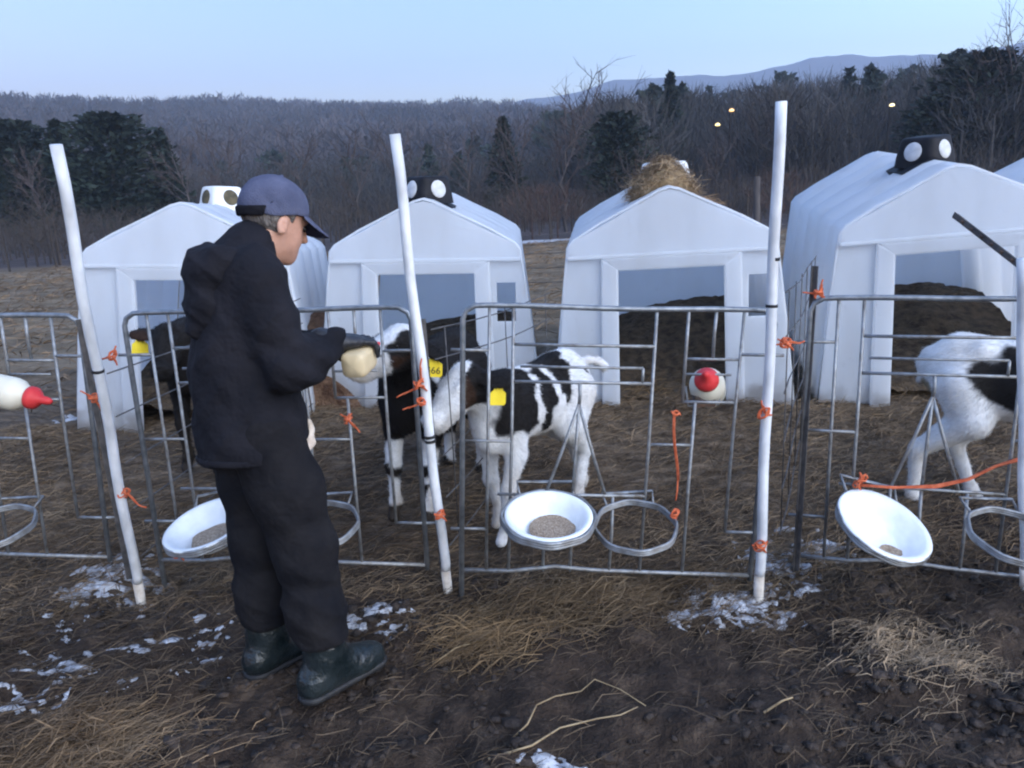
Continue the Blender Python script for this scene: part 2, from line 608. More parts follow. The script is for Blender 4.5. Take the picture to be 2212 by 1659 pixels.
# ------------------------------------------------------------------ trees
def prism3(v, f, a, b, ra, rb):
    d = b - a
    L = np.linalg.norm(d)
    if L < 1e-6:
        return
    d = d / L
    u_ = np.cross(d, [0.3, 0.9, 0.2])
    u_ /= np.linalg.norm(u_)
    w_ = np.cross(d, u_)
    o = len(v)
    for p, r_ in ((a, ra), (b, rb)):
        for k in range(3):
            t = 2.094 * k
            v.append(p + (u_ * math.cos(t) + w_ * math.sin(t)) * r_)
    for k in range(3):
        j = (k + 1) % 3
        f.append((o + k, o + j, o + 3 + j, o + 3 + k))


def bare_tree(seed, nlimb=11, nsec=5, ntw=4, spread=0.55):
    """unit-height leafless tree: (trunk v,f), (crown v,f)"""
    r_ = np.random.default_rng(seed)
    tv, tf, cv, cf = [], [], [], []
    pts = [np.array([0, 0, -0.03])]
    for k in range(1, 8):
        pts.append(np.array([0.018 * r_.normal() * k ** 0.5, 0.018 * r_.normal() * k ** 0.5, k / 7 * 0.86]))
    rad = [0.017 * (1 - 0.125 * k) + 0.001 for k in range(8)]
    for k in range(7):
        prism3(tv, tf, pts[k], pts[k + 1], rad[k], rad[k + 1])
    for i in range(nlimb):
        h = 0.22 + 0.62 * (i + r_.random()) / nlimb
        k = min(6, int(h / 0.86 * 7))
        base = pts[k] + (pts[k + 1] - pts[k]) * (h / 0.86 * 7 - k)
        a = r_.random() * 6.283
        up = 0.5 + 0.9 * r_.random() + 0.6 * h
        d = np.array([math.cos(a), math.sin(a), up])
        d /= np.linalg.norm(d)
        L = (0.42 - 0.26 * h) * (0.7 + 0.5 * r_.random()) * spread / 0.55 + 0.07
        mid = base + d * L * 0.5
        d2 = d + np.array([0, 0, 0.25]) + r_.normal(size=3) * 0.12
        end = mid + d2 / np.linalg.norm(d2) * L * 0.55
        prism3(cv, cf, base, mid, 0.0065, 0.004)
        prism3(cv, cf, mid, end, 0.004, 0.0015)
        for j in range(nsec):
            t = 0.25 + 0.8 * j / nsec
            b0 = base + (mid - base) * min(1, t * 2) if t < 0.5 else mid + (end - mid) * min(1, (t - 0.5) * 2)
            dd = d + r_.normal(size=3) * 0.55 + np.array([0, 0, 0.2])
            dd /= np.linalg.norm(dd)
            l2 = L * (0.25 + 0.35 * r_.random())
            e2 = b0 + dd * l2
            prism3(cv, cf, b0, e2, 0.0028, 0.0011)
            for q in range(ntw):
                b1 = b0 + (e2 - b0) * (0.35 + 0.65 * q / max(1, ntw - 1))
                d3 = dd + r_.normal(size=3) * 0.6 + np.array([0, 0, 0.15])
                d3 /= np.linalg.norm(d3)
                l3 = l2 * (0.3 + 0.45 * r_.random())
                w_ = np.cross(d3, r_.normal(size=3))
                w_ = w_ / np.linalg.norm(w_) * 0.0017
                o = len(cv)
                cv += [b1 - w_, b1 + w_, b1 + d3 * l3 + w_ * 0.3, b1 + d3 * l3 - w_ * 0.3]
                cf.append((o, o + 1, o + 2, o + 3))
    return (np.array(tv), np.array(tf)), (np.array(cv), np.array(cf))


def pine(seed, n=900, shape='cone', leaf=0.017):
    r_ = np.random.default_rng(seed)
    tv, tf = [], []
    prism3(tv, tf, np.array([0, 0, -0.03]), np.array([0.01, 0, 0.5]), 0.016, 0.011)
    prism3(tv, tf, np.array([0.01, 0, 0.5]), np.array([0.0, 0.005, 0.98]), 0.011, 0.002)
    cv, cf = [], []
    nb = n // 9
    for b in range(nb):
        h = 0.12 + 0.87 * (b + r_.random()) / nb
        if shape == 'cone':
            rad = 0.23 * (1 - h) ** 0.8 + 0.012
        else:
            rad = 0.26 * math.sin(math.pi * min(1, (h - 0.02) / 0.98) ** 1.25) ** 0.7 + 0.02
        rad *= 0.65 + 0.6 * r_.random()
        a = r_.random() * 6.283
        for q in range(9):
            t = 0.15 + 0.9 * (q + r_.random()) / 9
            sway = r_.normal() * 0.12
            p = np.array([math.cos(a + sway) * rad * t, math.sin(a + sway) * rad * t, h + 0.06 * t * rad / 0.2 + r_.normal() * 0.009])
            s_ = leaf * (0.6 + r_.random())
            d = np.array([math.cos(a), math.sin(a), 0.35]) + r_.normal(size=3) * 0.5
            d /= np.linalg.norm(d)
            w_ = np.cross(d, r_.normal(size=3))
            w_ /= np.linalg.norm(w_)
            o = len(cv)
            cv += [p - d * s_ - w_ * s_ * 0.15, p - w_ * s_ * 0.6, p + d * s_ * 1.3, p + w_ * s_ * 0.6]
            cf.append((o, o + 1, o + 2, o + 3))
    return (np.array(tv), np.array(tf)), (np.array(cv), np.array(cf))


bare_T = []
for sd_ in range(4):
    (a, b), (c, d) = bare_tree(100 + sd_, 13, 6, 5, 0.5 + 0.08 * sd_)
    bare_T.append((mesh_np('bare_trunk', a, b), mesh_np('bare_crown', c, d)))
pine_T = []
for sd_, shp in ((1, 'cone'), (2, 'round'), (3, 'round')):
    (a, b), (c, d) = pine(200 + sd_, 6300, shp, 0.0165)
    pine_T.append((mesh_np('pine_trunk', a, b), mesh_np('pine_crown', c, d)))
for a, b in bare_T:
    a.materials.append(M['bark'])
    b.materials.append(M['twig'])
for a, b in pine_T:
    a.materials.append(M['bark'])
    b.materials.append(M['needle'])


def plant(px, py_top, Y, T, nm, label, cat, group, wide=1.0):
    top = at(px, py_top, Y)
    gz = float(ground_z(top[0], Y))
    h = top[2] - gz
    o = empty(nm, (top[0], Y, gz), random.random() * 6.28)
    o.scale = (h * wide, h * wide, h)
    obj('trunk', T[0], None, o)
    obj('crown', T[1], None, o)
    tag(o, label, cat, group)
    return o


PG, BG = 'pines behind the field', 'leafless trees behind the field'
for px, py, Y, t, wd, lab in [
        (25, 266, 50, 1, 1.35, 'dark pine at the left edge of the photo'),
        (118, 262, 49, 0, 1.25, 'narrow dark pine behind the top of the leftmost white pole'),
        (225, 248, 48, 2, 1.45, 'broad dark pine, tallest of those on the left'),
        (342, 280, 50, 0, 1.05, 'slim dark pine at the right end of the left group'),
        (1448, 158, 62, 0, 0.75, 'lone pointed pine standing above the woods right of centre'),
        (2128, 114, 46, 1, 1.3, 'big dark pine rising above the woods near the right edge'),
        (2040, 205, 45, 2, 1.4, 'rounded dark pine left of the big one near the right edge'),
        (2225, 165, 44, 2, 1.3, 'dark pine cut by the right edge of the photo'),
        (1085, 255, 56, 0, 1.0, 'slender pine behind the pole in the middle'),
        (1330, 245, 47, 2, 1.2, 'dark pine above the hay topped hutch')]:
    plant(px, py, Y, pine_T[t], 'pine_tree', lab, 'pine tree', PG, wd)
for px, py, Y, t, wd, lab in [
        (1215, 215, 34, 0, 1.0, 'leafless tree between the second and third hutch'),
        (1280, 178, 75, 1, 1.3, 'leafless tree with fine twigs against the sky right of centre'),
        (1110, 270, 38, 2, 0.9, 'leafless tree above the right end of the second hutch'),
        (1010, 300, 42, 3, 1.0, 'leafless tree behind the black vent of the second hutch'),
        (760, 300, 45, 1, 1.0, 'leafless tree right of the cap'),
        (640, 290, 48, 0, 1.0, 'leafless tree above the blue cap'),
        (480, 300, 44, 2, 1.0, 'leafless tree above the white roof vent'),
        (400, 330, 40, 3, 1.0, 'leafless tree above the leftmost hutch'),
        (70, 330, 38, 0, 0.9, 'leafless tree in front of the left pines'),
        (1560, 300, 40, 1, 1.0, 'leafless tree right of the hay bunch'),
        (1650, 250, 48, 2, 1.0, 'leafless tree behind the top of the right white pole'),
        (1780, 240, 50, 3, 1.0, 'leafless tree above the right hutch roof'),
        (1880, 200, 60, 0, 1.1, 'leafless tree left of the black vent on the right'),
        (2205, 42, 44, 1, 0.8, 'tall leafless tree reaching into the sky at the right edge'),
        (1375, 320, 36, 2, 0.9, 'low leafless tree left of the hay bunch'),
        (870, 300, 47, 3, 1.0, 'leafless tree left of the middle pole')]:
    plant(px, py, Y, bare_T[t], 'bare_tree', lab, 'tree', BG, wd)


def scatter(template_list, pos, hs, wid, cols, name, material, label):
    """many copies of tree templates merged into ONE mass"""
    V, Fq, C = [], [], []
    off = 0
    for i in range(len(pos)):
        tv, tf = template_list[i % len(template_list)]
        a = rng.random() * 6.283
        ca, sa = math.cos(a), math.sin(a)
        x = (tv[:, 0] * ca - tv[:, 1] * sa) * hs[i] * wid[i] + pos[i][0]
        y = (tv[:, 0] * sa + tv[:, 1] * ca) * hs[i] * wid[i] + pos[i][1]
        z = tv[:, 2] * hs[i] + pos[i][2]
        V.append(np.stack([x, y, z], -1))
        Fq.append(tf + off)
        C.append(np.repeat(cols[i][None], len(tv), 0))
        off += len(tv)
    me = mesh_np(name, np.concatenate(V), np.concatenate(Fq))
    color_attr(me, np.concatenate(C))
    o = obj(name, me, material)
    kind(o, 'stuff', label)
    return o


def mass_template(seed, n=46, w=0.012, broad=0.26):
    """coarse far tree: a trunk and upright twig blades"""
    r_ = np.random.default_rng(seed)
    tv, tf = [], []
    prism3(tv, tf, np.array([0, 0, -0.05]), np.array([0, 0, 0.75]), 0.02, 0.008)
    for k in range(n):
        h = 0.3 + 0.62 * r_.random()
        a = r_.random() * 6.283
        rr = broad * math.sin(math.pi * min(1.0, (h - 0.15) / 0.9)) * math.sqrt(r_.random())
        p = np.array([rr * math.cos(a), rr * math.sin(a), h])
        d = np.array([math.cos(a) * 0.55, math.sin(a) * 0.55, 1.0]) + r_.normal(size=3) * 0.4
        d /= np.linalg.norm(d)
        w_ = np.cross(d, r_.normal(size=3))
        w_ = w_ / np.linalg.norm(w_) * w * (0.6 + 0.8 * r_.random())
        L = 0.07 + 0.1 * r_.random()
        o = len(tv)
        tv += [p - d * L * 0.5 - w_, p - d * L * 0.5 + w_, p + d * L + w_ * 0.25, p + d * L - w_ * 0.25]
        tf.append((o, o + 1, o + 2, o + 3))
    return np.array(tv), np.array(tf)


farT = [mass_template(s_, 60, 0.02, 0.36) for s_ in range(5)]
midT = [mass_template(50 + s_, 200, 0.0036, 0.34) for s_ in range(6)]
(_, _), (pcv, pcf) = pine(300, 600, 'cone', 0.03)
(_, _), (pcv2, pcf2) = pine(301, 600, 'round', 0.034)
mpine = [(pcv, pcf), (pcv2, pcf2)]


def spots(n, d0, d1, az0, az1, power=1.0):
    az = np.radians(rng.uniform(az0, az1, n))
    dd = d0 + (d1 - d0) * rng.random(n) ** power
    x = np.sin(az) * dd
    y = np.cos(az) * dd
    return np.stack([x, y, ground_z(x, y)], -1)


# far hillside
P_ = spots(5200, 150, 690, -42, 40, 0.75)
cl = 0.8 + 0.9 * fbm(P_[:, 0] / 60, P_[:, 1] / 60, 3)
cc = np.stack([1.0 * cl, 0.92 * cl, 0.98 * cl], -1)
scatter(farT, P_, rng.uniform(9, 14, len(P_)), rng.uniform(0.8, 1.3, len(P_)), cc, 'hillside_woods', M['woods'], 'purple brown leafless woods covering the far hillside')
# woods in the hollow and on the right
P_ = np.concatenate([spots(700, 58, 170, -42, 8, 1.0), spots(850, 48, 200, 6, 42, 1.0)])
cl = rng.uniform(0.45, 0.85, len(P_))
cc = np.stack([0.88 * cl, 0.93 * cl, 0.95 * cl], -1)
dd_ = np.hypot(P_[:, 0], P_[:, 1])
hh = np.clip(dd_ * np.tan(np.radians(np.where(P_[:, 0] > 8, rng.uniform(3.6, 7.2, len(P_)), rng.uniform(1.0, 3.7, len(P_))))) + 1.6 - P_[:, 2], 3.0, 15)
scatter(midT, P_, hh, rng.uniform(0.8, 1.2, len(P_)), cc, 'hollow_woods', M['woods'], 'dense leafless woods filling the hollow behind the field')
P_ = np.concatenate([spots(130, 75, 200, 3, 42, 1.0), spots(26, 70, 150, -40, 3, 1.0)])
cc = np.ones((len(P_), 3))
M['needle_far'] = mat('distant_pine_needles', (0.014, 0.024, 0.02), (0.035, 0.05, 0.042), 0.85, 0.1, attr=True)
dd_ = np.hypot(P_[:, 0], P_[:, 1])
scatter(mpine, P_, np.clip(dd_ * np.tan(np.radians(np.where(P_[:, 0] > 8, rng.uniform(4.5, 7.4, len(P_)), rng.uniform(2, 4.5, len(P_))))) + 1.6 - P_[:, 2], 4, 15), rng.uniform(0.8, 1.2, len(P_)), cc, 'mixed_pine_woods', M['needle_far'], 'dark pines mixed through the woods on the right')
# undergrowth at the field edge
brT = [mass_template(80 + s_, 170, 0.0026, 0.6) for s_ in range(4)]
P_ = spots(520, 25, 50, -42, 42, 0.8)
cc = np.ones((len(P_), 3)) * rng.uniform(0.6, 1.0, (len(P_), 1)) * np.array([[0.8, 0.74, 0.68]])
scatter(brT, P_, rng.uniform(0.8, 2.4, len(P_)), rng.uniform(0.9, 1.5, len(P_)), cc, 'field_edge_brush', M['woods'], 'tangled brown brush along the far edge of the field')
P_ = np.stack([at(px, 505, Y) for px, Y in [(1150, 27), (1175, 26), (1190, 28), (1205, 27), (1140, 29), (1235, 26), (1000, 28), (1680, 25), (1640, 27)]])
P_[:, 2] = ground_z(P_[:, 0], P_[:, 1])
for i, p in enumerate(P_[[0, 3, 7]]):
    tv, tf = mass_template(90 + i, 420, 0.004, 0.55)
    o = obj('shrub', mesh_np('shrub', tv, tf), M['brush'], None, p)
    o.scale = (1.9, 1.9, 1.9)
    tag(o, ['red brown twiggy shrub left of the third hutch roof', 'red brown twiggy shrub touching the third hutch roof edge', 'red brown twiggy shrub between the right pole and the third hutch'][i], 'shrub', 'red brown shrubs at the field edge')


# far house roofs and lamps
def house(px, py, Y, w, label):
    p = at(px, py, Y)
    o = empty('house', (p[0], p[1], p[2] - 4.5), random.uniform(-0.4, 0.4))
    gz = float(ground_z(p[0], p[1])) - (p[2] - 4.5) - 0.5
    bm = prism([(-w / 2, min(0, gz)), (w / 2, min(0, gz)), (w / 2, 3.6), (0, 5.6), (-w / 2, 3.6)], -4, 4)
    bm_obj('wall', bm, M['house'], o)
    for s_ in (-1, 1):
        bm_obj('roof', prism([(s_ * (w / 2 + .5), 3.35), (0, 5.75), (0, 5.95), (s_ * (w / 2 + .5), 3.55)], -4.4, 4.4), M['house'], o)
    for wx in (-w / 4, w / 4):
        bm_obj('window', box_bm((wx, -4.03, 1.9), (1.0, 0.08, 1.3)), M['roofing'], o)
    tag(o, label, 'house')


house(305, 236, 540, 9, 'small pale house among trees on the left hill')
house(395, 226, 570, 8, 'tiny pale house nearest the skyline on the left hill')
house(108, 236, 560, 10, 'pale house at the left end of the far hill')


def lamp(px, py, Y, colr, label):
    p = at(px, py, Y)
    gz = float(ground_z(p[0], p[1]))
    o = empty('yard_lamp', (p[0], p[1], gz))
    h = p[2] - gz
    MB().tube([(0, 0, -0.3), (0, 0, h + 0.1), (0, -0.3, h + 0.14)], 0.05, 8).build('pole', M['bark'], o)
    m, nt, b = new_mat('lamp_glow')
    b.inputs['Base Color'].default_value = (*colr, 1)
    b.inputs['Emission Color'].default_value = (*colr, 1)
    b.inputs['Emission Strength'].default_value = 0.065
    nz = noise_node(nt, 2, 2)
    ml = MB().lathe([(0.01, h + 0.09), (0.1, h + 0.06), (0.145, h), (0.12, h - 0.05), (0.01, h - 0.07)], 12, Matrix.Translation((0, -0.3, 0)))
    ml.build('globe', m, o)
    tag(o, label, 'lamp', 'lamps glowing in the woods')


lamp(1547, 271, 45, (1.0, 0.72, 0.28), 'lower left of the two close yellow lamps in the woods')
lamp(1577, 240, 46, (1.0, 0.55, 0.22), 'orange lamp above its neighbour in the woods')
lamp(1921, 229, 44, (1.0, 0.8, 0.4), 'lone yellow lamp in the woods on the right')

# old fence line behind the hutches
fp = empty('field_fence', (0, 0, 0))
pp = []
for px, Y in [(960, 11.5), (1345, 10.6), (1630, 10.2), (1900, 10.0)]:
    q = at(px, 560, Y)
    gz = float(ground_z(q[0], Y))
    pp.append((q[0], Y, gz))
    hgt = 1.45 if px == 1630 else 0.95
    MB().tube([(q[0], Y, gz - 0.1), (q[0] + 0.02, Y, gz + hgt * 0.5), (q[0] + 0.01, Y, gz + hgt)], [0.05, 0.045, 0.04], 9).build('post', M['bark'], fp)
for k in range(4):
    hz = 0.2 + 0.22 * k
    pts = []
    for a, b in zip(pp[:-1], pp[1:]):
        for t in np.linspace(0, 1, 6)[:-1]:
            pts.append((a[0] + (b[0] - a[0]) * t, a[1] + (b[1] - a[1]) * t - 0.07, a[2] + (b[2] - a[2]) * t + hz - 0.1 * math.sin(math.pi * t) * (0.4 + 0.2 * k % 0.5)))
    MB().tube(pts, 0.006, 5).build('wire', M['wire'], fp)
tag(fp, 'old sagging wire fence on wooden posts behind the hutches', 'fence')

# ------------------------------------------------------------------ calf hutches
HW, HE, HB, HL, HR = 0.617, 1.089, 0.758, 1.9, 1.38


def hutch_shell():
    """ribbed roof and side walls, lofted along the depth"""
    sec = [(-1.0, 0.0), (-0.975, 0.15), (-0.94, 0.5), (-0.9, 0.9)]
    prof = [(-HB, -0.12), (-HB + 0.02, 0.12), (-HB + 0.07, 0.55), (-HW - 0.012, 0.98), (-HW - 0.002, HE - 0.035), (-HW + 0.03, HE + 0.005),
            (-0.42, HE + 0.1), (-0.22, HE + 0.195), (-0.06, HR - 0.016), (0, HR)]
    prof = prof + [(-x, z) for x, z in prof[-2::-1]]
    ysec = []
    n_r = 5
    for k in range(n_r):
        y0 = 0.0 + k * (HL / n_r)
        y1 = y0 + HL / n_r
        ysec += [(y0 + 0.0, 0.0 if k else 0.012), (y0 + 0.045, 0.011), (y1 - 0.13, 0.011), (y1 - 0.085, -0.008), (y1 - 0.045, -0.008)]
    ysec.append((HL, 0.0))
    V = []
    cx = np.array(prof)
    tang = np.gradient(cx, axis=0)
    nrm = np.stack([-tang[:, 1], tang[:, 0]], -1)
    nrm /= np.linalg.norm(nrm, axis=1)[:, None]
    out = nrm * np.sign((nrm * (cx - np.array([0, 0.6]))).sum(1))[:, None]
    for y, d in ysec:
        for (x, z), o_ in zip(prof, out):
            V.append((x + o_[0] * d, y, z + o_[1] * d))
    n = len(prof)
    Fq = [(a * n + b, a * n + b + 1, (a + 1) * n + b + 1, (a + 1) * n + b) for a in range(len(ysec) - 1) for b in range(n - 1)]
    bm = bmesh.new()
    vs = [bm.verts.new(p) for p in V]
    for q in Fq:
        bm.faces.new([vs[k] for k in q])
    bmesh.ops.recalc_face_normals(bm, faces=bm.faces)
    bmesh.ops.solidify(bm, geom=list(bm.faces), thickness=0.014)
    me = bpy.data.meshes.new('shell')
    bm.to_mesh(me)
    bm.free()
    me.polygons.foreach_set('use_smooth', [True] * len(me.polygons))
    return me


def me_of(bm, name, smooth=False):
    me = bpy.data.meshes.new(name)
    bm.to_mesh(me)
    bm.free()
    if smooth:
        me.polygons.foreach_set('use_smooth', [True] * len(me.polygons))
    return me


def slab(poly, t, fy):
    """sheet in (x,z) with front y=fy(z) and thickness t"""
    bm = bmesh.new()
    a = [bm.verts.new((x, fy(z), z)) for x, z in poly]
    b = [bm.verts.new((x, fy(z) + t, z)) for x, z in poly]
    bm.faces.new(a)
    bm.faces.new(b[::-1])
    n = len(poly)
    for k in range(n):
        bm.faces.new((a[k], b[k], b[(k + 1) % n], a[(k + 1) % n]))
    bmesh.ops.recalc_face_normals(bm, faces=bm.faces)
    return bm


def bev(bm, o):
    bmesh.ops.bevel(bm, geom=list(bm.edges), offset=o, segments=2, profile=0.7, affect='EDGES')
    return bm


fy0 = lambda z: -0.05 * (1 - z) + 0.012


def window_wing(s_):
    """right wing of the front with its square opening: four strips in one mesh"""
    xo = lambda z: s_ * float(np.interp(z, [-0.12, 0.12, 0.55, 0.985], [0.754, 0.735, 0.687, 0.627]))
    xi = s_ * 0.415
    zw0, zw1 = 0.58, 0.84
    xw0, xw1 = s_ * 0.465, s_ * 0.59
    bm = bmesh.new()
    for q in [[(xi, -0.12), (xo(-0.12), -0.12), (xo(zw0), zw0), (xi, zw0)], [(xi, zw1), (xo(zw1), zw1), (xo(0.985), 0.985), (xi, 0.985)],
              [(xi, zw0), (xw0, zw0), (xw0, zw1), (xi, zw1)], [(xw1, zw0), (xo(zw0), zw0), (xo(zw1), zw1), (xw1, zw1)]]:
        t = slab(q, 0.02, fy0)
        tm = bpy.data.meshes.new('t')
        t.to_mesh(tm)
        t.free()
        bm.from_mesh(tm)
        bpy.data.meshes.remove(tm)
    return bm


HM = {}
HM['shell'] = hutch_shell()
HM['gable'] = me_of(bev(slab([(-HW - 0.005, 1.005), (HW + 0.005, 1.005), (HW - 0.004, HE - 0.02), (HW - 0.03, HE + 0.004), (0.06, HR - 0.022), (0, HR - 0.008), (-0.06, HR - 0.022), (-HW + 0.03, HE + 0.004), (-HW + 0.004, HE - 0.02)], 0.02, lambda z: -0.004 + 0.03 * (z - 1.0)), 0.004), 'gable')
HM['ledge'] = me_of(box_bm((0, 0.0, 0.995), (2 * HW + 0.015, 0.05, 0.022), 0.008), 'ledge')
HM['wing_l'] = me_of(bev(slab([(-0.754, -0.12), (-0.415, -0.12), (-0.415, 0.985), (-0.627, 0.985), (-0.687, 0.55), (-0.735, 0.12)], 0.02, fy0), 0.006), 'wing')
HM['wing_r'] = me_of(window_wing(1), 'wing')
fy1 = lambda z: -0.05 * (1 - z) - 0.022
HM['jamb_l'] = me_of(bev(slab([(-0.45, -0.12), (-0.335, -0.12), (-0.318, 0.92), (-0.42, 0.985)], 0.05, fy1), 0.012), 'door_jamb')
HM['jamb_r'] = me_of(bev(slab([(0.45, -0.12), (0.335, -0.12), (0.318, 0.92), (0.42, 0.985)], 0.05, fy1), 0.012), 'door_jamb')
HM['lintel'] = me_of(bev(slab([(-0.41, 0.984), (0.41, 0.984), (0.33, 0.905), (-0.33, 0.905)], 0.05, fy1), 0.012), 'lintel')
HM['back'] = me_of(slab([(-HB + 0.03, -0.1), (HB - 0.03, -0.1), (HW - 0.03, HE - 0.03), (0, HR - 0.05), (-HW + 0.03, HE - 0.03)], 0.02, lambda z: HL - 0.05), 'back_wall')


def cap_mesh():
    bm = bmesh.new()
    rings = []
    for hw, z, rr in [(0.135, 0.0, .05), (0.128, 0.06, .05), (0.112, 0.15, .05), (0.104, 0.165, .045), (0.09, 0.17, .04)]:
        ring = []
        for qx, qy in ((1, 1), (-1, 1), (-1, -1), (1, -1)):
            a0 = {(1, 1): 0, (-1, 1): 90, (-1, -1): 180, (1, -1): 270}[(qx, qy)]
            for k in range(5):
                t = R(a0 + 22.5 * k)
                ring.append(bm.verts.new((qx * (hw - rr) + rr * math.cos(t), qy * (hw - rr) + rr * math.sin(t), z)))
        rings.append(ring)
    n = len(rings[0])
    for a, b in zip(rings[:-1], rings[1:]):
        for k in range(n):
            bm.faces.new((a[k], a[(k + 1) % n], b[(k + 1) % n], b[k]))
    bm.faces.new(rings[-1])
    return me_of(bm, 'cap', True)


HM['cap'] = cap_mesh()
fl = MB()
for s_ in (-1, 1):
    a = math.atan2(HR - HE, HW)
    L = 0.19
    p = [(0, 0.0), (s_ * L * math.cos(a), -L * math.sin(a))]
    vv = []
    for y in (-0.18, 0.18):
        for (x, z) in p:
            vv += [(x, y, z), (x, y, z + 0.022)]
    fl.add(vv, [(0, 2, 3, 1), (4, 5, 7, 6), (0, 1, 5, 4), (2, 6, 7, 3), (1, 3, 7, 5), (0, 4, 6, 2)])
HM['flange'] = mesh('flange', fl.v, fl.f, False)
dm = MB().lathe([(0.001, 0.006), (0.05, 0.006), (0.056, 0.0)], 20)
HM['disc'] = mesh('disc', dm.v, dm.f)


def vent(parent, y, white=False):
    c = M['cap_white'] if white else M['cap_black']
    zt = HR + 0.012

    def lk(nm, me, m_, par, loc=(0, 0, 0), rot=(0, 0, 0)):
        o = obj(nm, me.copy(), None, par)
        o.data.materials.clear()
        o.data.materials.append(m_)
        o.location = loc
        o.rotation_euler = rot
        return o
    cp = lk('vent_cap', HM['cap'], c, parent, (0, y, zt - 0.045), (0, 0, R(42)))
    cp.scale = (1.04, 1.04, 1.04)
    lk('flange', HM['flange'], c, cp, (0, 0, 0.034), (0, 0, -R(42)))
    for k in range(4):
        a = k * math.pi / 2
        tilt = math.atan2(0.022, 0.11)
        d = lk('vent_disc', HM['disc'], M['vent_hole'] if white else M['disc'], cp)
        d.rotation_euler = Euler((math.pi / 2 - tilt, 0, a + math.pi / 2)).to_quaternion().to_euler()
        d.location = (math.cos(a) * 0.1225, math.sin(a) * 0.1225, 0.092)


def hutch(loc, yaw, tp, tr, label, vent_y=0.42, vent_kind='black'):
    o = empty('calf_hutch', loc)
    Rm = Matrix.Rotation(yaw, 4, 'Z') @ Matrix.Rotation(tp, 4, 'X') @ Matrix.Rotation(tr, 4, 'Y')
    o.rotation_euler = Rm.to_euler()
    for nm, k in (('shell', 'shell'), ('gable', 'gable'), ('ledge', 'ledge'), ('wing_panel', 'wing_l'), ('wing_panel', 'wing_r'), ('door_jamb', 'jamb_l'), ('door_jamb', 'jamb_r'), ('lintel', 'lintel'), ('back_wall', 'back')):
        obj(nm, HM[k], M['plastic'], o)
    if vent_kind == 'black':
        vent(o, vent_y)
    elif vent_kind == 'white':
        vent(o, vent_y, True)
    tag(o, label, 'calf hutch', 'white plastic calf hutches in a row')
    return o


hutches = [
    hutch((-2.09, 4.93, 0.30), 0.09, -0.02, 0.06, 'white calf hutch with a white roof vent, behind the person', 1.0, 'white'),
    hutch((-0.561, 5.134, 0.246), -0.021, 0.033, 0.036, 'white calf hutch with a black roof vent, behind the middle pole', 0.3),
    hutch((1.022, 4.77, 0.239), -0.125, 0.053, -0.012, 'white calf hutch with a bunch of hay on its roof', 0.4, 'white'),
    hutch((2.653, 4.537, 0.282), -0.202, 0.085, -0.05, 'white calf hutch with a black roof vent behind the calf at the right', 0.62),
    hutch((4.55, 5.6, 0.3), -0.25, 0.05, -0.02, 'white calf hutch showing only a roof corner at the right edge', 0.5, 'none')]


# bedding packed inside and in front of each hutch
def bedding(h, label, hi_x, top):
    nx, ny = 36, 44
    xs_ = np.linspace(-0.72, 0.72, nx)
    ys_ = np.linspace(0.03, HL - 0.06, ny)
    X, Y = np.meshgrid(xs_, ys_)
    Z = 0.06 + top * sstep(0.1, 1.5, Y) * (0.6 + 0.4 * np.cos((X - hi_x) * 2.2)) + 0.12 * fbm(X * 4 + top * 31, Y * 4, 4) + 0.05 * fbm(X * 16, Y * 16, 2)
    lim = HB - 0.03 - (HB - HW) * np.clip(Z, 0, 1)
    X = np.clip(X, -lim, lim)
    v_ = np.stack([X, Y, Z], -1).reshape(-1, 3)
    i_ = np.arange(ny - 1)[:, None] * nx + np.arange(nx - 1)[None, :]
    f_ = np.stack([i_, i_ + 1, i_ + nx + 1, i_ + nx], -1).reshape(-1, 4)
    o = obj('bedding', mesh_np('bedding', v_, f_, True), M['bedding'])
    o.matrix_world = Matrix.Translation(h.location) @ h.rotation_euler.to_matrix().to_4x4()
    tag(o, label, 'bedding', 'dark bedding inside the hutches')


bedding(hutches[0], 'dark bedding inside the hutch behind the person', 0.1, 0.22)
bedding(hutches[1], 'dark bedding heaped in the hutch behind the middle pole', 0.5, 0.28)
bedding(hutches[2], 'dark bedding sloping up inside the hay topped hutch', 0.45, 0.33)
bedding(hutches[3], 'dark bedding mound inside the right hutch', 0.2, 0.27)


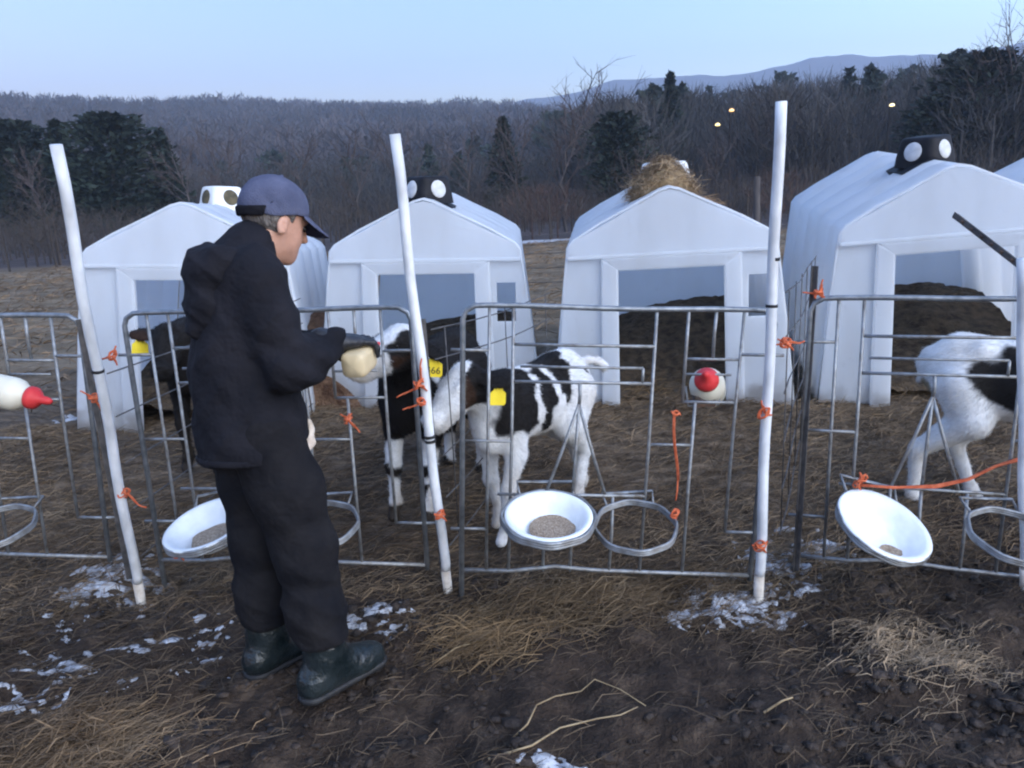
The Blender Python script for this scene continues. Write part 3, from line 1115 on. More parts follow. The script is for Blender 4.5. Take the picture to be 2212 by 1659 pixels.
# hay
def strands(n, fpos, length, width, name, col_lo, col_hi, lift=0.02, bias=None, matn='straw', curl=0.12):
    """n bent straw blades in one mesh; fpos(n)->(n,3)"""
    p = fpos(n)
    n = len(p)
    a = rng.uniform(0, 2 * math.pi, n)
    if bias is not None:
        a = np.where(rng.random(n) < 0.6, bias + rng.normal(0, 0.45, n), a)
    L = length * rng.lognormal(0, 0.45, n)
    tilt = np.abs(rng.normal(0, 0.22, n))
    d = np.stack([np.cos(a) * np.cos(tilt), np.sin(a) * np.cos(tilt), np.sin(tilt)], -1)
    side = np.stack([-np.sin(a), np.cos(a), rng.normal(0, 0.5, n)], -1)
    side /= np.linalg.norm(side, axis=1)[:, None]
    w_ = width * rng.uniform(0.6, 1.4, n)
    bend = rng.normal(0, curl, n)
    m0 = p - d * L[:, None] * 0.5
    m1 = p + side * (bend * L)[:, None] + np.array([0, 0, 1]) * (lift * rng.random(n))[:, None]
    m2 = p + d * L[:, None] * 0.5
    perp = np.cross(d, np.array([0, 0, 1.0]) + rng.normal(0, 0.5, (n, 3)))
    perp /= np.linalg.norm(perp, axis=1)[:, None]
    perp *= w_[:, None] * 0.5
    V = np.stack([m0 - perp * 0.6, m0 + perp * 0.6, m1 - perp, m1 + perp, m2 - perp * 0.4, m2 + perp * 0.4], 1).reshape(-1, 3)
    o = np.arange(n)[:, None] * 6
    F_ = np.concatenate([o + np.array([[0, 1, 3, 2]]), o + np.array([[2, 3, 5, 4]])], 0)
    me = mesh_np(name, V, F_)
    c = rng.random(n)[:, None] ** 1.6 * (np.array(col_hi) - np.array(col_lo))[None] + np.array(col_lo)[None]
    color_attr(me, np.repeat(c, 6, 0))
    return me


hb = hutches[2]
hm = Matrix.Translation(hb.location) @ hb.rotation_euler.to_matrix().to_4x4()
ht = empty('hay_bunch', tuple(hm @ Vector((-0.02, 0.32, HR))))


def hay_core():
    v_, f_ = [], []
    nu, nv = 26, 14
    for j in range(nv + 1):
        for i_ in range(nu):
            a = 2 * math.pi * i_ / nu
            t = math.pi * 0.5 * j / nv
            rx, ry, rz = 0.2, 0.18, 0.16
            w_ = 1 + 0.5 * float(fbm(np.array(a * 1.8), np.array(t * 3.0), 3)) + 0.06 * random.random()
            x = rx * math.cos(a) * math.cos(t) ** 0.6 * w_
            y = ry * math.sin(a) * math.cos(t) ** 0.6 * w_
            z = rz * math.sin(t) * w_ - 0.5 * abs(x) - 0.02
            v_.append((x, y, z))
    for j in range(nv):
        for i_ in range(nu):
            f_.append((j * nu + i_, j * nu + (i_ + 1) % nu, (j + 1) * nu + (i_ + 1) % nu, (j + 1) * nu + i_))
    return mesh('hay_core', v_, f_)


obj('core', hay_core(), M['hay'], ht)


def hay_pos(n):
    d = rng.normal(size=(n, 3))
    d /= np.linalg.norm(d, axis=1)[:, None]
    d[:, 2] = np.abs(d[:, 2])
    p = d * np.array([0.2, 0.18, 0.165]) * rng.uniform(0.8, 1.08, n)[:, None]
    p[:, 2] -= 0.5 * np.abs(p[:, 0])
    return p


st = obj('stalk', strands(3600, hay_pos, 0.1, 0.0035, 'stalks', (0.6, 0.55, 0.5), (1.7, 1.6, 1.4), 0.04, None, 'straw', 0.25), M['straw'], ht)
st['kind'] = 'stuff'


def spill_pos(n):
    x = rng.uniform(0.12, 0.36, n)
    return np.stack([x, rng.normal(-0.08, 0.05, n), -x * (HR - HE) / HW + 0.02], -1)


st2 = obj('loose_stalk', strands(160, spill_pos, 0.11, 0.003, 'stalks', (0.6, 0.5, 0.4), (1.5, 1.3, 1.1), 0.01), M['straw'], ht)
st2['kind'] = 'stuff'
tag(ht, 'bunch of dry hay stuffed round the roof vent of a hutch', 'hay')

# brown heap between the first two hutches
hp = []
nx, ny = 30, 30
X, Y = np.meshgrid(np.linspace(-0.35, 0.35, nx), np.linspace(-0.5, 0.5, ny))
Z = 0.72 * np.clip(1 - (np.abs(X) / 0.34) ** 2.2, 0, 1) ** 0.6 * np.clip(1 - (np.abs(Y) / 0.5) ** 2.4, 0, 1) ** 0.6 + 0.12 * fbm(X * 6, Y * 6, 4) - 0.1
v = np.stack([X, Y, Z], -1).reshape(-1, 3)
i = np.arange(ny - 1)[:, None] * nx + np.arange(nx - 1)[None, :]
f = np.stack([i, i + 1, i + nx + 1, i + nx], -1).reshape(-1, 4)
M['heap'] = mat('rusty_brown_litter', (0.05, 0.025, 0.014), (0.15, 0.09, 0.055), 0.95, 14, 1.0, 50)
o = obj('litter_heap', mesh_np('litter_heap', v, f, True), M['heap'], None, (-1.33, 5.55, 0.27))
tag(o, 'rusty brown heap of litter in the gap behind the person\'s forearm', 'heap')

# ------------------------------------------------------------------ gate panels of the pens
PH, PW = 1.11, 1.18
BARS = [  # (u0,z0,u1,z1,radius)
    (0.10, 1.11, 0.10, 0.03, 0.0065), (0.19, 1.11, 0.19, 0.03, 0.0065), (0.73, 1.11, 0.725, 0.03, 0.0065), (0.85, 1.11, 0.85, 0.75, 0.0065),
    (0.955, 1.11, 0.955, 0.92, 0.0065), (1.06, 1.11, 1.06, 0.21, 0.0065), (0.9, 0.75, 0.9, 0.03, 0.0065),
    (0.19, 0.965, 0.73, 0.965, 0.0065), (0.22, 0.88, 0.69, 0.88, 0.0055), (0.69, 0.88, 0.69, 0.82, 0.0055), (0.19, 0.82, 0.73, 0.82, 0.0065),
    (0.85, 0.92, 1.06, 0.92, 0.006), (0.85, 0.86, 1.03, 0.86, 0.005), (0.85, 0.75, 1.06, 0.75, 0.006),
    (-0.045, 0.94, 0.1, 0.94, 0.0065), (1.06, 0.94, 1.225, 0.94, 0.0065), (-0.045, 0.21, 0.1, 0.21, 0.0065), (1.06, 0.21, 1.225, 0.21, 0.0065),
    (0.0, 0.58, 0.19, 0.58, 0.006), (0.725, 0.575, 0.9, 0.575, 0.006),
    (0.45, 0.82, 0.45, 0.72, 0.007), (0.45, 0.735, 0.33, 0.36, 0.0065), (0.45, 0.72, 0.44, 0.36, 0.0065), (0.45, 0.735, 0.57, 0.36, 0.0065),
    (0.14, 0.36, 0.73, 0.36, 0.0065), (0.33, 0.36, 0.33, 0.03, 0.0065), (0.44, 0.36, 0.44, 0.03, 0.0065), (0.6, 0.36, 0.6, 0.03, 0.0065)]


def panel_frame(A, B):
    x = (B - A).normalized()
    z = (Vector((0, 0, 1)) - x * x.z).normalized()
    y = z.cross(x)
    o_ = A - z * PH
    return Matrix(((x.x, y.x, z.x, o_.x), (x.y, y.y, z.y, o_.y), (x.z, y.z, z.z, o_.z), (0, 0, 0, 1)))


_bar_cache = {}


def make_panel(A, B, label, rings=()):
    Mx = panel_frame(Vector(A), Vector(B))
    o = empty('pen_panel')
    o.matrix_world = Mx
    fr = [(0, 0, -0.2), (0, 0, PH - 0.05), (0.012, 0, PH - 0.02), (0.045, 0, PH)]
    fr += [(PW * t, 0, PH + 0.003 * math.sin(t * 9)) for t in np.linspace(0.08, 0.92, 8)]
    fr += [(PW - 0.045, 0, PH), (PW - 0.012, 0, PH - 0.02), (PW, 0, PH - 0.05), (PW, 0, 0.0)]
    if 'frame' not in _bar_cache:
        m_ = MB().tube(fr, 0.0105, 10)
        _bar_cache['frame'] = mesh('frame', m_.v, m_.f)
        pts = [(0.0, 0, 0.03), (0.2, 0, 0.028), (0.38, 0, 0.05), (0.55, 0, 0.035), (0.8, 0, 0.028), (PW, 0, 0.02)]
        m_ = MB().tube(pts, 0.0085, 8)
        _bar_cache['bottom'] = mesh('bottom_rail', m_.v, m_.f)
        for k, (u0, z0, u1, z1, r_) in enumerate(BARS):
            m_ = MB().tube([(u0, 0.001 * (k % 3), z0), ((u0 + u1) / 2 + 0.003 * math.sin(k), 0.002 * math.cos(k * 2), (z0 + z1) / 2), (u1, 0.001 * (k % 3), z1)], r_, 8)
            _bar_cache[k] = mesh('bar', m_.v, m_.f)
        m_ = MB()
        pts = []
        for k in range(40):
            a = 2 * math.pi * k / 40
            q = 1 + 0.018 * math.cos(8 * a)
            pts.append((0.152 * q * math.cos(a), 0.152 * q * math.sin(a), 0))
        for r_, dz in ((0.006, -0.009), (0.006, 0.0), (0.006, 0.009)):
            m_.tube([(x_, y_, dz) for x_, y_, _ in pts], r_, 6, closed=True)
        _bar_cache['ring'] = mesh('bowl_ring', m_.v, m_.f)
        m_ = MB().tube([(-0.09, 0.12, 0), (-0.1, 0.2, 0.015), (0.1, 0.2, 0.015), (0.09, 0.12, 0)], 0.006, 6)
        _bar_cache['bracket'] = mesh('bracket', m_.v, m_.f)
    obj('frame', _bar_cache['frame'], M['rail'], o)
    obj('bottom_rail', _bar_cache['bottom'], M['galv'], o)
    for k in range(len(BARS)):
        obj('bar', _bar_cache[k], M['galv'], o)
    for c_, tx, ty, *sc_ in rings:
        sc_ = sc_[0] if sc_ else 1.0
        rg = obj('bowl_ring', _bar_cache['ring'], M['galv'], o)
        rg.matrix_local = Mx.inverted() @ Matrix.Translation(c_) @ Euler((tx, ty, 0)).to_matrix().to_4x4() @ Matrix.Scale(sc_, 4)
        obj('bracket', _bar_cache['bracket'], M['galv'], rg)
    tag(o, label, 'gate panel', 'galvanised front panels of the calf pens')
    return Mx


A3, B3 = at(1000, 660, 2.87), at(1675, 672, 2.87)
A2, B2 = at(265, 678, 3.10), at(905, 664, 2.97)
A4 = at(1752, 645, 2.95)
B4 = A4 + 1.18 * np.array([0.95, -0.31, -0.01])
B1 = at(168, 683, 3.2)
A1 = B1 + 1.18 * np.array([-0.995, 0.02, 0.055])
C3, T3 = at(1185, 1112, 2.70), (R(11), R(3))
C4, T4 = at(1912, 1132, 2.68), (R(23), R(17))
C2, T2 = at(448, 1130, 2.88), (R(12), R(-10))


def under(c, t, d=0.016):
    return (Vector(c) - Euler((t[0], t[1], 0)).to_matrix() @ Vector((0, 0, d)), t[0], t[1], 1.15)


PM1 = make_panel(A1, B1, 'galvanised pen panel at the left edge, left of the leftmost pole', [(at(-10, 1140, 3.02), R(12), 0)])
PM2 = make_panel(A2, B2, 'galvanised pen panel the person stands in front of', [under(C2, T2), (at(690, 1135, 2.84), R(12), 0)])
PM3 = make_panel(A3, B3, 'galvanised pen panel in the middle in front of the black and white calf', [under(C3, T3), (at(1373, 1138, 2.70), R(14), 0)])
PM4 = make_panel(A4, B4, 'galvanised pen panel at the right between the right pole and the photo edge', [under(C4, T4), (at(2192, 1160, 2.52), R(16), R(5))])


# ------------------------------------------------------------------ white poles and dark steel posts
def pole(p0, p1, label, bands=()):
    p0, p1 = Vector(p0), Vector(p1)
    o = empty('white_pole', p0)
    d = p1 - p0
    n_ = 14
    pts = [d * (k / n_) + Vector((0.004 * math.sin(k * 1.1), 0.003 * math.cos(k), 0)) for k in range(1, n_ + 1)]
    MB().tube([d * 0.055] + pts, 0.0195, 16).build('pipe', M['pvc'], o)
    MB().tube([d * -0.04, d * 0.054], 0.0196, 16).build('muddy_foot', M['pvc_dirty'], o)
    for t in bands:
        MB().tube([d * t, d * (t + 0.006)], 0.0225, 14).build('tape_band', M['dark_tape'], o)
    tag(o, label, 'pole', 'white plastic poles along the pens')
    return o


def gpt(px, py, Y):
    p = at(px, py, Y)
    return p


pole(at(305, 1300, 2.98), at(120, 313, 2.62), 'leftmost white pole leaning to the left', (0.57,))
pole(at(968, 1278, 2.93), at(852, 290, 2.85), 'white pole in the middle behind the person\'s hands', (0.365, 0.375))
pole(at(1638, 1295, 2.76), at(1687, 220, 2.80), 'white pole at the right beside the hay topped hutch', (0.71, 0.62))
pole(at(2215, 1262, 2.66), at(2209, 560, 2.62), 'white pole cut off by the right edge')


def tpost(p0, p1, label, studs=True):
    p0, p1 = Vector(p0), Vector(p1)
    d = p1 - p0
    L = d.length
    o = empty('steel_post', p0)
    o.rotation_euler = d.to_track_quat('Z', 'X').to_euler()
    o.scale = (0.7, 0.7, 1)
    m_ = MB()
    prof = [(-0.017, -0.003), (0.017, -0.003), (0.017, 0.002), (0.003, 0.002), (0.003, 0.03), (-0.003, 0.03), (-0.003, 0.002), (-0.017, 0.002)]
    n_ = len(prof)
    m_.add([(x_, y_, 0) for x_, y_ in prof] + [(x_, y_, L) for x_, y_ in prof],
           [(k, (k + 1) % n_, n_ + (k + 1) % n_, n_ + k) for k in range(n_)] + [tuple(range(n_))[::-1], tuple(range(n_, 2 * n_))])
    m_.build('shaft', M['wire'], o, False)
    if studs:
        sm = MB()
        z = 0.06
        while z < L - 0.02:
            sm.add([(-0.008, -0.003, z - 0.008), (0.008, -0.003, z - 0.008), (0.008, -0.003, z + 0.008), (-0.008, -0.003, z + 0.008),
                    (-0.005, -0.011, z - 0.005), (0.005, -0.011, z - 0.005), (0.005, -0.011, z + 0.005), (-0.005, -0.011, z + 0.005)],
                   [(4, 5, 6, 7), (0, 1, 5, 4), (1, 2, 6, 5), (2, 3, 7, 6), (3, 0, 4, 7)])
            z += 0.055
        so_ = sm.build('stud', M['rusty'], o, False)
        so_['kind'] = 'stuff'
    tag(o, label, 'steel post')
    return o


tpost(at(1712, 1300, 2.93), at(1757, 575, 2.96), 'rusty steel post right of the white pole by the hay topped hutch')
tpost(at(285, 1250, 3.08), at(176, 690, 3.02), 'steel post hidden close behind the leftmost white pole')
tpost(at(2262, 620, 2.62), at(2060, 464, 3.05), 'studded steel post slanting up to the left at the right edge')
tpost(at(953, 1245, 3.02), at(908, 690, 3.05), 'steel post close behind the white pole in the middle')


# ------------------------------------------------------------------ wire side panels between pens
def wire_panel(S0, E0, hs_near, hs_far, nst, label):
    o = empty('wire_side_panel', (S0[0], S0[1], 0))
    S0, E0 = Vector((S0[0], S0[1], 0)), Vector((E0[0], E0[1], 0))
    d = E0 - S0
    gz0 = float(gmacro(S0.x, S0.y))
    gz1 = float(gmacro(E0.x, E0.y))
    for k, (h0, h1) in enumerate(zip(hs_near, hs_far)):
        pts = [d * t + Vector((0.006 * math.sin(9 * t + k), 0, gz0 + h0 + (gz1 + h1 - gz0 - h0) * t - 0.02 * math.sin(math.pi * t))) for t in np.linspace(0, 1, 8)]
        MB().tube(pts, 0.0032, 5).build('wire', M['wire'], o)
    for j in range(nst):
        t = (j + 0.15) / (nst - 0.7)
        if t > 1:
            break
        lo_, hi_ = hs_near[0] + (hs_far[0] - hs_near[0]) * t, hs_near[-1] + (hs_far[-1] - hs_near[-1]) * t
        gz = gz0 + (gz1 - gz0) * t
        MB().tube([d * t + Vector((0, 0, gz + lo_)), d * t + Vector((0.003, 0, gz + hi_))], 0.0028, 5).build('stay', M['wire'], o)
    tag(o, label, 'wire panel', 'wire mesh side panels between the pens')


wire_panel((-0.30, 2.98), (0.26, 4.72), (0.2, 0.42, 0.6, 1.0, 1.12), (0.1, 0.25, 0.45, 0.62, 0.78), 3, 'wire side panel between the two middle pens, running back to the hutches')
wire_panel((-1.62, 3.04), (-1.33, 4.95), (0.2, 0.42, 0.62, 0.82, 1.0), (0.1, 0.28, 0.46, 0.64, 0.8), 3, 'wire side panel running back from the leftmost white pole')
wire_panel((1.07, 2.93), (1.80, 4.5), (0.2, 0.4, 0.6, 0.8, 1.02, 1.2), (0.1, 0.28, 0.44, 0.6, 0.76, 0.95), 6, 'wire side panel running back beside the right white pole')


# ------------------------------------------------------------------ bowls and feed
bp_ = [(0.088, -0.125), (0.092, -0.128), (0.098, -0.118), (0.128, -0.06), (0.15, -0.012), (0.158, 0.0), (0.168, 0.004), (0.174, 0.0), (0.175, -0.008), (0.17, -0.012)]
outer = [(0.001, -0.122), (0.085, -0.122), (0.092, -0.116), (0.12, -0.066), (0.15, -0.006), (0.16, 0.003), (0.17, 0.004), (0.176, -0.003), (0.175, -0.014), (0.169, -0.014),
         (0.158, -0.008), (0.152, -0.016), (0.126, -0.068), (0.098, -0.122), (0.09, -0.13), (0.001, -0.13)]
bm_ = MB().lathe(outer, 40)
BOWL = mesh('feed_bowl', bm_.v, bm_.f)


def grain_mesh(depth, rad, tiltx, tilty, seed):
    v_, f_ = [], []
    nr, na = 8, 28
    for i_ in range(nr + 1):
        for k in range(na):
            a = 2 * math.pi * k / na
            r_ = rad * i_ / nr
            x_, y_ = r_ * math.cos(a), r_ * math.sin(a)
            z = -depth + tiltx * x_ + tilty * y_ + 0.012 * (1 - (i_ / nr) ** 2) + 0.02 * float(fbm(np.array(x_ * 30 + seed), np.array(y_ * 30), 3))
            lim = float(np.interp(math.hypot(x_, y_), [0, 0.085, 0.12, 0.15], [-0.12, -0.12, -0.066, -0.006]))
            v_.append((x_, y_, max(z, lim + 0.002) if i_ < nr else lim + 0.003))
    for i_ in range(nr):
        for k in range(na):
            f_.append((i_ * na + k, i_ * na + (k + 1) % na, (i_ + 1) * na + (k + 1) % na, (i_ + 1) * na + k))
    return mesh('feed_grain', v_, f_)


def bowl(c, tx, ty, sc, label, glabel, gargs):
    o = obj('feed_bowl', BOWL, M['bowl'], None, c)
    o.rotation_euler = (tx, ty, 0)
    o.scale = (sc, sc, sc * 0.66)
    tag(o, label, 'feed bowl', 'white feed bowls hung in the pen panels')
    if gargs:
        offx, offy = gargs[4], gargs[5]
        g_ = obj('feed_grain', grain_mesh(*gargs[:4], 3.0), M['grain'])
        Mt = Matrix.Translation(c) @ Euler((tx, ty, 0)).to_matrix().to_4x4() @ Matrix.Diagonal((sc, sc, sc * 0.66, 1))
        g_.matrix_world = Mt @ Matrix.Translation((offx, offy, 0))
        tag(g_, glabel, 'feed', 'ground feed in the bowls')


bowl(C3, *T3, 0.95, 'white feed bowl in the middle beneath the black and white calf', 'tan feed in the middle bowl', (0.085, 0.098, 0.0, -0.25, 0.02, -0.005))
bowl(C4, *T4, 1.03, 'white feed bowl at the right, tipped and nearly empty', 'last bit of feed in the tipped right bowl', (0.106, 0.05, 0.35, -0.5, 0.05, -0.07))
bowl(C2, *T2, 1.02, 'white feed bowl at the left, half hidden by the person', 'tan feed in the left bowl', (0.088, 0.095, -0.2, -0.25, 0.01, -0.01))


# ------------------------------------------------------------------ orange twine
def twine(c, tails, label, size=0.022, loops=3, r_=0.0032, nm='twine_knot'):
    """knot of a few loops plus loose ends; tails are world offsets"""
    c = Vector(c)
    m_ = MB()
    for k in range(loops):
        ax = Vector((random.gauss(0, 1), random.gauss(0, 1), random.gauss(0, 1))).normalized()
        a_ = ax.orthogonal().normalized()
        b_ = ax.cross(a_)
        s1, s2 = size * random.uniform(0.7, 1.3), size * random.uniform(0.4, 0.9)
        m_.tube([a_ * s1 * math.cos(t) + b_ * s2 * math.sin(t) + ax * 0.004 * math.sin(3 * t) for t in np.linspace(0, 6.28, 15)[:-1]], r_, 6, closed=True)
    for tl in tails:
        tl = Vector(tl)
        pts = []
        sd_ = tl.orthogonal().normalized()
        for t in np.linspace(0, 1, 8):
            pts.append(tl * t + sd_ * 0.05 * tl.length * math.sin(t * 5 + 1) + Vector((0, 0, -0.12 * tl.length * t * (1 - t) * 2)))
        m_.tube(pts, r_, 6)
        m_.tube([p + Vector((0.004, -0.003, 0.005 * math.sin(7 * i_))) for i_, p in enumerate(pts[:6])], r_ * 0.8, 6)
    o = m_.build(nm, M['twine'], None, True, c)
    tag(o, label, 'twine', 'orange baling twine ties')
    return o


twine(at(243, 768, 2.86), [(-0.06, 0, -0.015), (0.02, 0, 0.035), (0.01, 0, -0.04)], 'orange twine knot highest on the leftmost pole', 0.022)
twine(at(204, 860, 2.88), [(-0.05, 0, 0.03), (0.015, 0, -0.045)], 'orange twine knot second down on the leftmost pole', 0.02)
twine(at(268, 1066, 2.87), [(-0.03, 0, -0.003), (0.09, -0.02, -0.055)], 'orange twine knot lowest on the leftmost pole with a loose end', 0.022)
twine(at(385, 1198, 3.0), [(0.02, 0, -0.03)], 'faint orange twine under the left bowl', 0.018)
twine(at(905, 830, 2.87), [(-0.09, 0, -0.05), (0.02, 0, 0.1), (0.03, 0, -0.03)], 'orange twine knot at the black and white calf\'s nose', 0.028, 4)
twine(at(910, 868, 2.87), [(-0.075, 0, -0.03)], 'orange twine tie just below another at the calf\'s nose', 0.02)
twine(at(950, 1112, 2.88), [(-0.02, 0, -0.02), (0.025, 0, -0.03)], 'orange twine tie low on the middle pole', 0.022)
twine(at(752, 905, 2.95), [(-0.03, 0, 0.02), (0.04, 0, -0.06)], 'orange twine knot right of the jacket hem', 0.02)
twine(at(1697, 741, 2.80), [(-0.06, 0, -0.005), (0.07, 0, 0.004), (0.03, 0, -0.03), (-0.03, 0, 0.015)], 'orange twine knot highest on the right pole', 0.022, 4)
twine(at(1650, 893, 2.76), [(-0.01, 0, 0.05), (0.03, 0, -0.008)], 'orange twine knot in the middle of the right pole', 0.022, 4)
twine(at(1641, 1180, 2.74), [(-0.03, 0, 0.005), (0.03, 0, 0.02), (0.025, 0, -0.03)], 'orange twine knot lowest on the right pole', 0.022)
twine(at(1768, 633, 2.93), [(-0.06, 0, 0.004), (0.015, 0, 0.05), (0.03, 0, -0.03)], 'orange twine at the top left corner of the right panel', 0.022)
twine(at(1460, 893, 2.84), [(-0.004, 0, -0.36)], 'orange twine hanging from the bottle holder to the empty ring', 0.02)
twine(at(1458, 1110, 2.72), [(0.0, 0, -0.06)], 'orange twine knot on the empty ring', 0.016)
twine(at(1858, 1040, 2.82), [(0.02, 0, 0.03)], 'orange twine knot above the tipped right bowl', 0.028, 4)
rp = [at(px, py, Y) for px, py, Y in [(1858, 1048, 2.82), (1930, 1054, 2.80), (2020, 1050, 2.77), (2090, 1036, 2.74), (2150, 1008, 2.72), (2212, 988, 2.70), (2260, 975, 2.68)]]
m_ = MB()
m_.tube([Vector(p) for p in rp], 0.006, 8)
m_.tube([Vector(p) + Vector((0, -0.006, 0.005 * math.sin(2.1 * i_))) for i_, p in enumerate(rp)], 0.005, 8)
tag(m_.build('twine_rope', M['twine']), 'orange twine rope strung above the tipped right bowl', 'rope')


# ------------------------------------------------------------------ milk bottles
def bottle(c, direc, label, length=0.21, rad=0.066, body='bottle', sq=0.0):
    o = empty('milk_bottle', c)
    o.rotation_euler = Vector(direc).to_track_quat('Z', 'Y').to_euler()
    prof = [(0.001, 0), (rad * 0.86, 0.0), (rad, 0.014), (rad, length * 0.62), (rad * 0.93, length * 0.74), (rad * 0.62, length * 0.88), (rad * 0.5, length * 0.92), (rad * 0.5, length)]
    m_ = MB().lathe(prof, 28)
    if sq:
        v2 = []
        for x_, y_, z_ in m_.v:
            r_ = math.hypot(x_, y_)
            if r_ > 1e-4:
                a = math.atan2(y_, x_)
                k = 1 / (abs(math.cos(a)) ** 5 + abs(math.sin(a)) ** 5) ** 0.2
                x_, y_ = x_ * (1 + (k - 1) * sq), y_ * (1 + (k - 1) * sq)
            v2.append((x_, y_, z_))
        m_.v = v2
    m_.build('body', M[body], o)
    n_ = MB().lathe([(rad * 0.63, length * 0.96), (rad * 0.68, length * 0.97), (rad * 0.66, length + 0.016), (rad * 0.45, length + 0.032), (rad * 0.26, length + 0.045), (rad * 0.22, length + 0.075), (rad * 0.12, length + 0.088), (0.001, length + 0.09)], 22)
    n_.build('nipple', M['nipple'], o)
    tag(o, label, 'bottle', 'calf feeding bottles')
    return o


bottle(at(1530, 848, 3.05), at(1525, 812, 2.84) - at(1530, 848, 3.05), 'white milk bottle with red nipple hung in the middle panel', 0.19, 0.07)
bottle(at(-35, 838, 3.03), (0.93, -0.15, -0.2), 'white milk bottle with red nipple at the left edge', 0.21, 0.067)
hd = empty('bottle_holder', at(1522, 868, 2.92))
bm_obj('cup', box_bm((0, 0.02, 0), (0.085, 0.06, 0.045), 0.008), M['rusty'], hd)
MB().tube([(-0.07, 0.02, 0.06), (-0.06, 0.02, -0.02), (0.06, 0.02, -0.02), (0.075, 0.02, 0.07)], 0.005, 6).build('hook', M['galv'], hd)
tag(hd, 'small dark holder under the bottle in the middle panel', 'bottle holder')

# ------------------------------------------------------------------ signed-distance modelling for bodies
def sdf_mesh(fn, lo, hi, h):
    lo = np.array(lo, dtype=np.float32)
    hi = np.array(hi, dtype=np.float32)
    n = np.ceil((hi - lo) / h).astype(int) + 1
    ax = [lo[k] + h * np.arange(n[k], dtype=np.float32) for k in range(3)]
    G = np.stack(np.meshgrid(*ax, indexing='ij'), -1)
    C_ = 4
    cax = [ax[k][0] + h * C_ * (0.5 + np.arange((n[k] + C_ - 1) // C_, dtype=np.float32)) - h * 0.5 for k in range(3)]
    CG = np.stack(np.meshgrid(*cax, indexing='ij'), -1)
    CD = fn(CG.reshape(-1, 3)).reshape(CG.shape[:3])
    D = CD.repeat(C_, 0).repeat(C_, 1).repeat(C_, 2)[:n[0], :n[1], :n[2]].copy()
    near = np.abs(D) < h * C_ * 1.6 + 0.012
    D[near] = fn(G[near])
    s_ = D < 0
    nc = n - 1
    acc = np.zeros((*nc, 3), dtype=np.float32)
    cnt = np.zeros(nc, dtype=np.float32)
    offs = [(i_, j, k) for i_ in (0, 1) for j in (0, 1) for k in (0, 1)]

    def sub(A_, o_):
        return A_[o_[0]:o_[0] + nc[0], o_[1]:o_[1] + nc[1], o_[2]:o_[2] + nc[2]]
    for a in offs:
        for b in offs:
            if a < b and sum(abs(p - q) for p, q in zip(a, b)) == 1:
                da, db = sub(D, a), sub(D, b)
                cr = (da < 0) != (db < 0)
                t = np.where(cr, da / np.where(cr, da - db, 1), 0)
                pa = np.array(a, dtype=np.float32)
                dv = np.array(b, dtype=np.float32) - pa
                acc += np.where(cr[..., None], pa + t[..., None] * dv, 0)
                cnt += cr
    act = cnt > 0
    idx = -np.ones(nc, dtype=np.int64)
    idx[act] = np.arange(act.sum())
    ci = np.argwhere(act)
    V = lo + h * (ci + acc[act] / cnt[act][:, None])
    Fq = []
    for d in range(3):
        e = [0, 0, 0]
        e[d] = 1
        A_ = s_[tuple(slice(0, n[k] - e[k]) for k in range(3))]
        B_ = s_[tuple(slice(e[k], n[k]) for k in range(3))]
        cr = np.argwhere(A_ != B_)
        u_, w_ = (d + 1) % 3, (d + 2) % 3
        ok = (cr[:, u_] > 0) & (cr[:, w_] > 0) & (cr[:, u_] < nc[u_]) & (cr[:, w_] < nc[w_]) & (cr[:, d] < nc[d])
        cr = cr[ok]
        flip = A_[cr[:, 0], cr[:, 1], cr[:, 2]]
        q = []
        for du, dw in ((0, 0), (1, 0), (1, 1), (0, 1)):
            c = cr.copy()
            c[:, u_] -= du
            c[:, w_] -= dw
            q.append(idx[c[:, 0], c[:, 1], c[:, 2]])
        q = np.stack(q, -1)
        q[~flip] = q[~flip][:, ::-1]
        Fq.append(q)
    Fq = np.concatenate(Fq)
    Fq = Fq[(Fq >= 0).all(1)]
    return V, Fq


def relax(V, Fq, it=2, lam=0.5):
    e = np.concatenate([Fq[:, [0, 1]], Fq[:, [1, 2]], Fq[:, [2, 3]], Fq[:, [3, 0]]])
    deg = np.bincount(e.ravel(), minlength=len(V)).astype(np.float32)
    for _ in range(it):
        acc = np.zeros_like(V)
        for k in range(3):
            acc[:, k] = np.bincount(e[:, 0], V[e[:, 1], k], len(V)) + np.bincount(e[:, 1], V[e[:, 0], k], len(V))
        V = V * (1 - lam) + lam * acc / np.maximum(deg, 1)[:, None]
    return V


def cone_(P, a, b, ra, rb):
    a = np.array(a, dtype=np.float32)
    b = np.array(b, dtype=np.float32)
    pa = P - a
    ba = b - a
    h = np.clip(pa @ ba / max(1e-9, ba @ ba), 0, 1)
    return np.linalg.norm(pa - h[:, None] * ba, axis=1) - (ra + (rb - ra) * h)


def ell_(P, c, r_, rot=None):
    q = P - np.array(c, dtype=np.float32)
    if rot is not None:
        q = q @ np.array(rot, dtype=np.float32)
    r_ = np.array(r_, dtype=np.float32)
    k0 = np.linalg.norm(q / r_, axis=1)
    k1 = np.linalg.norm(q / (r_ * r_), axis=1)
    return k0 * (k0 - 1) / np.maximum(k1, 1e-6)


def smin(a, b, k):
    h = np.clip(0.5 + 0.5 * (b - a) / k, 0, 1)
    return b * (1 - h) + a * h - k * h * (1 - h)


def smax(a, b, k):
    return -smin(-a, -b, k)


def chain(P, pts, k=0.02):
    """pts: list of (xyz, radius)"""
    d = None
    for (a, ra), (b, rb) in zip(pts[:-1], pts[1:]):
        e = cone_(P, a, b, ra, rb)
        d = e if d is None else smin(d, e, k)
    return d


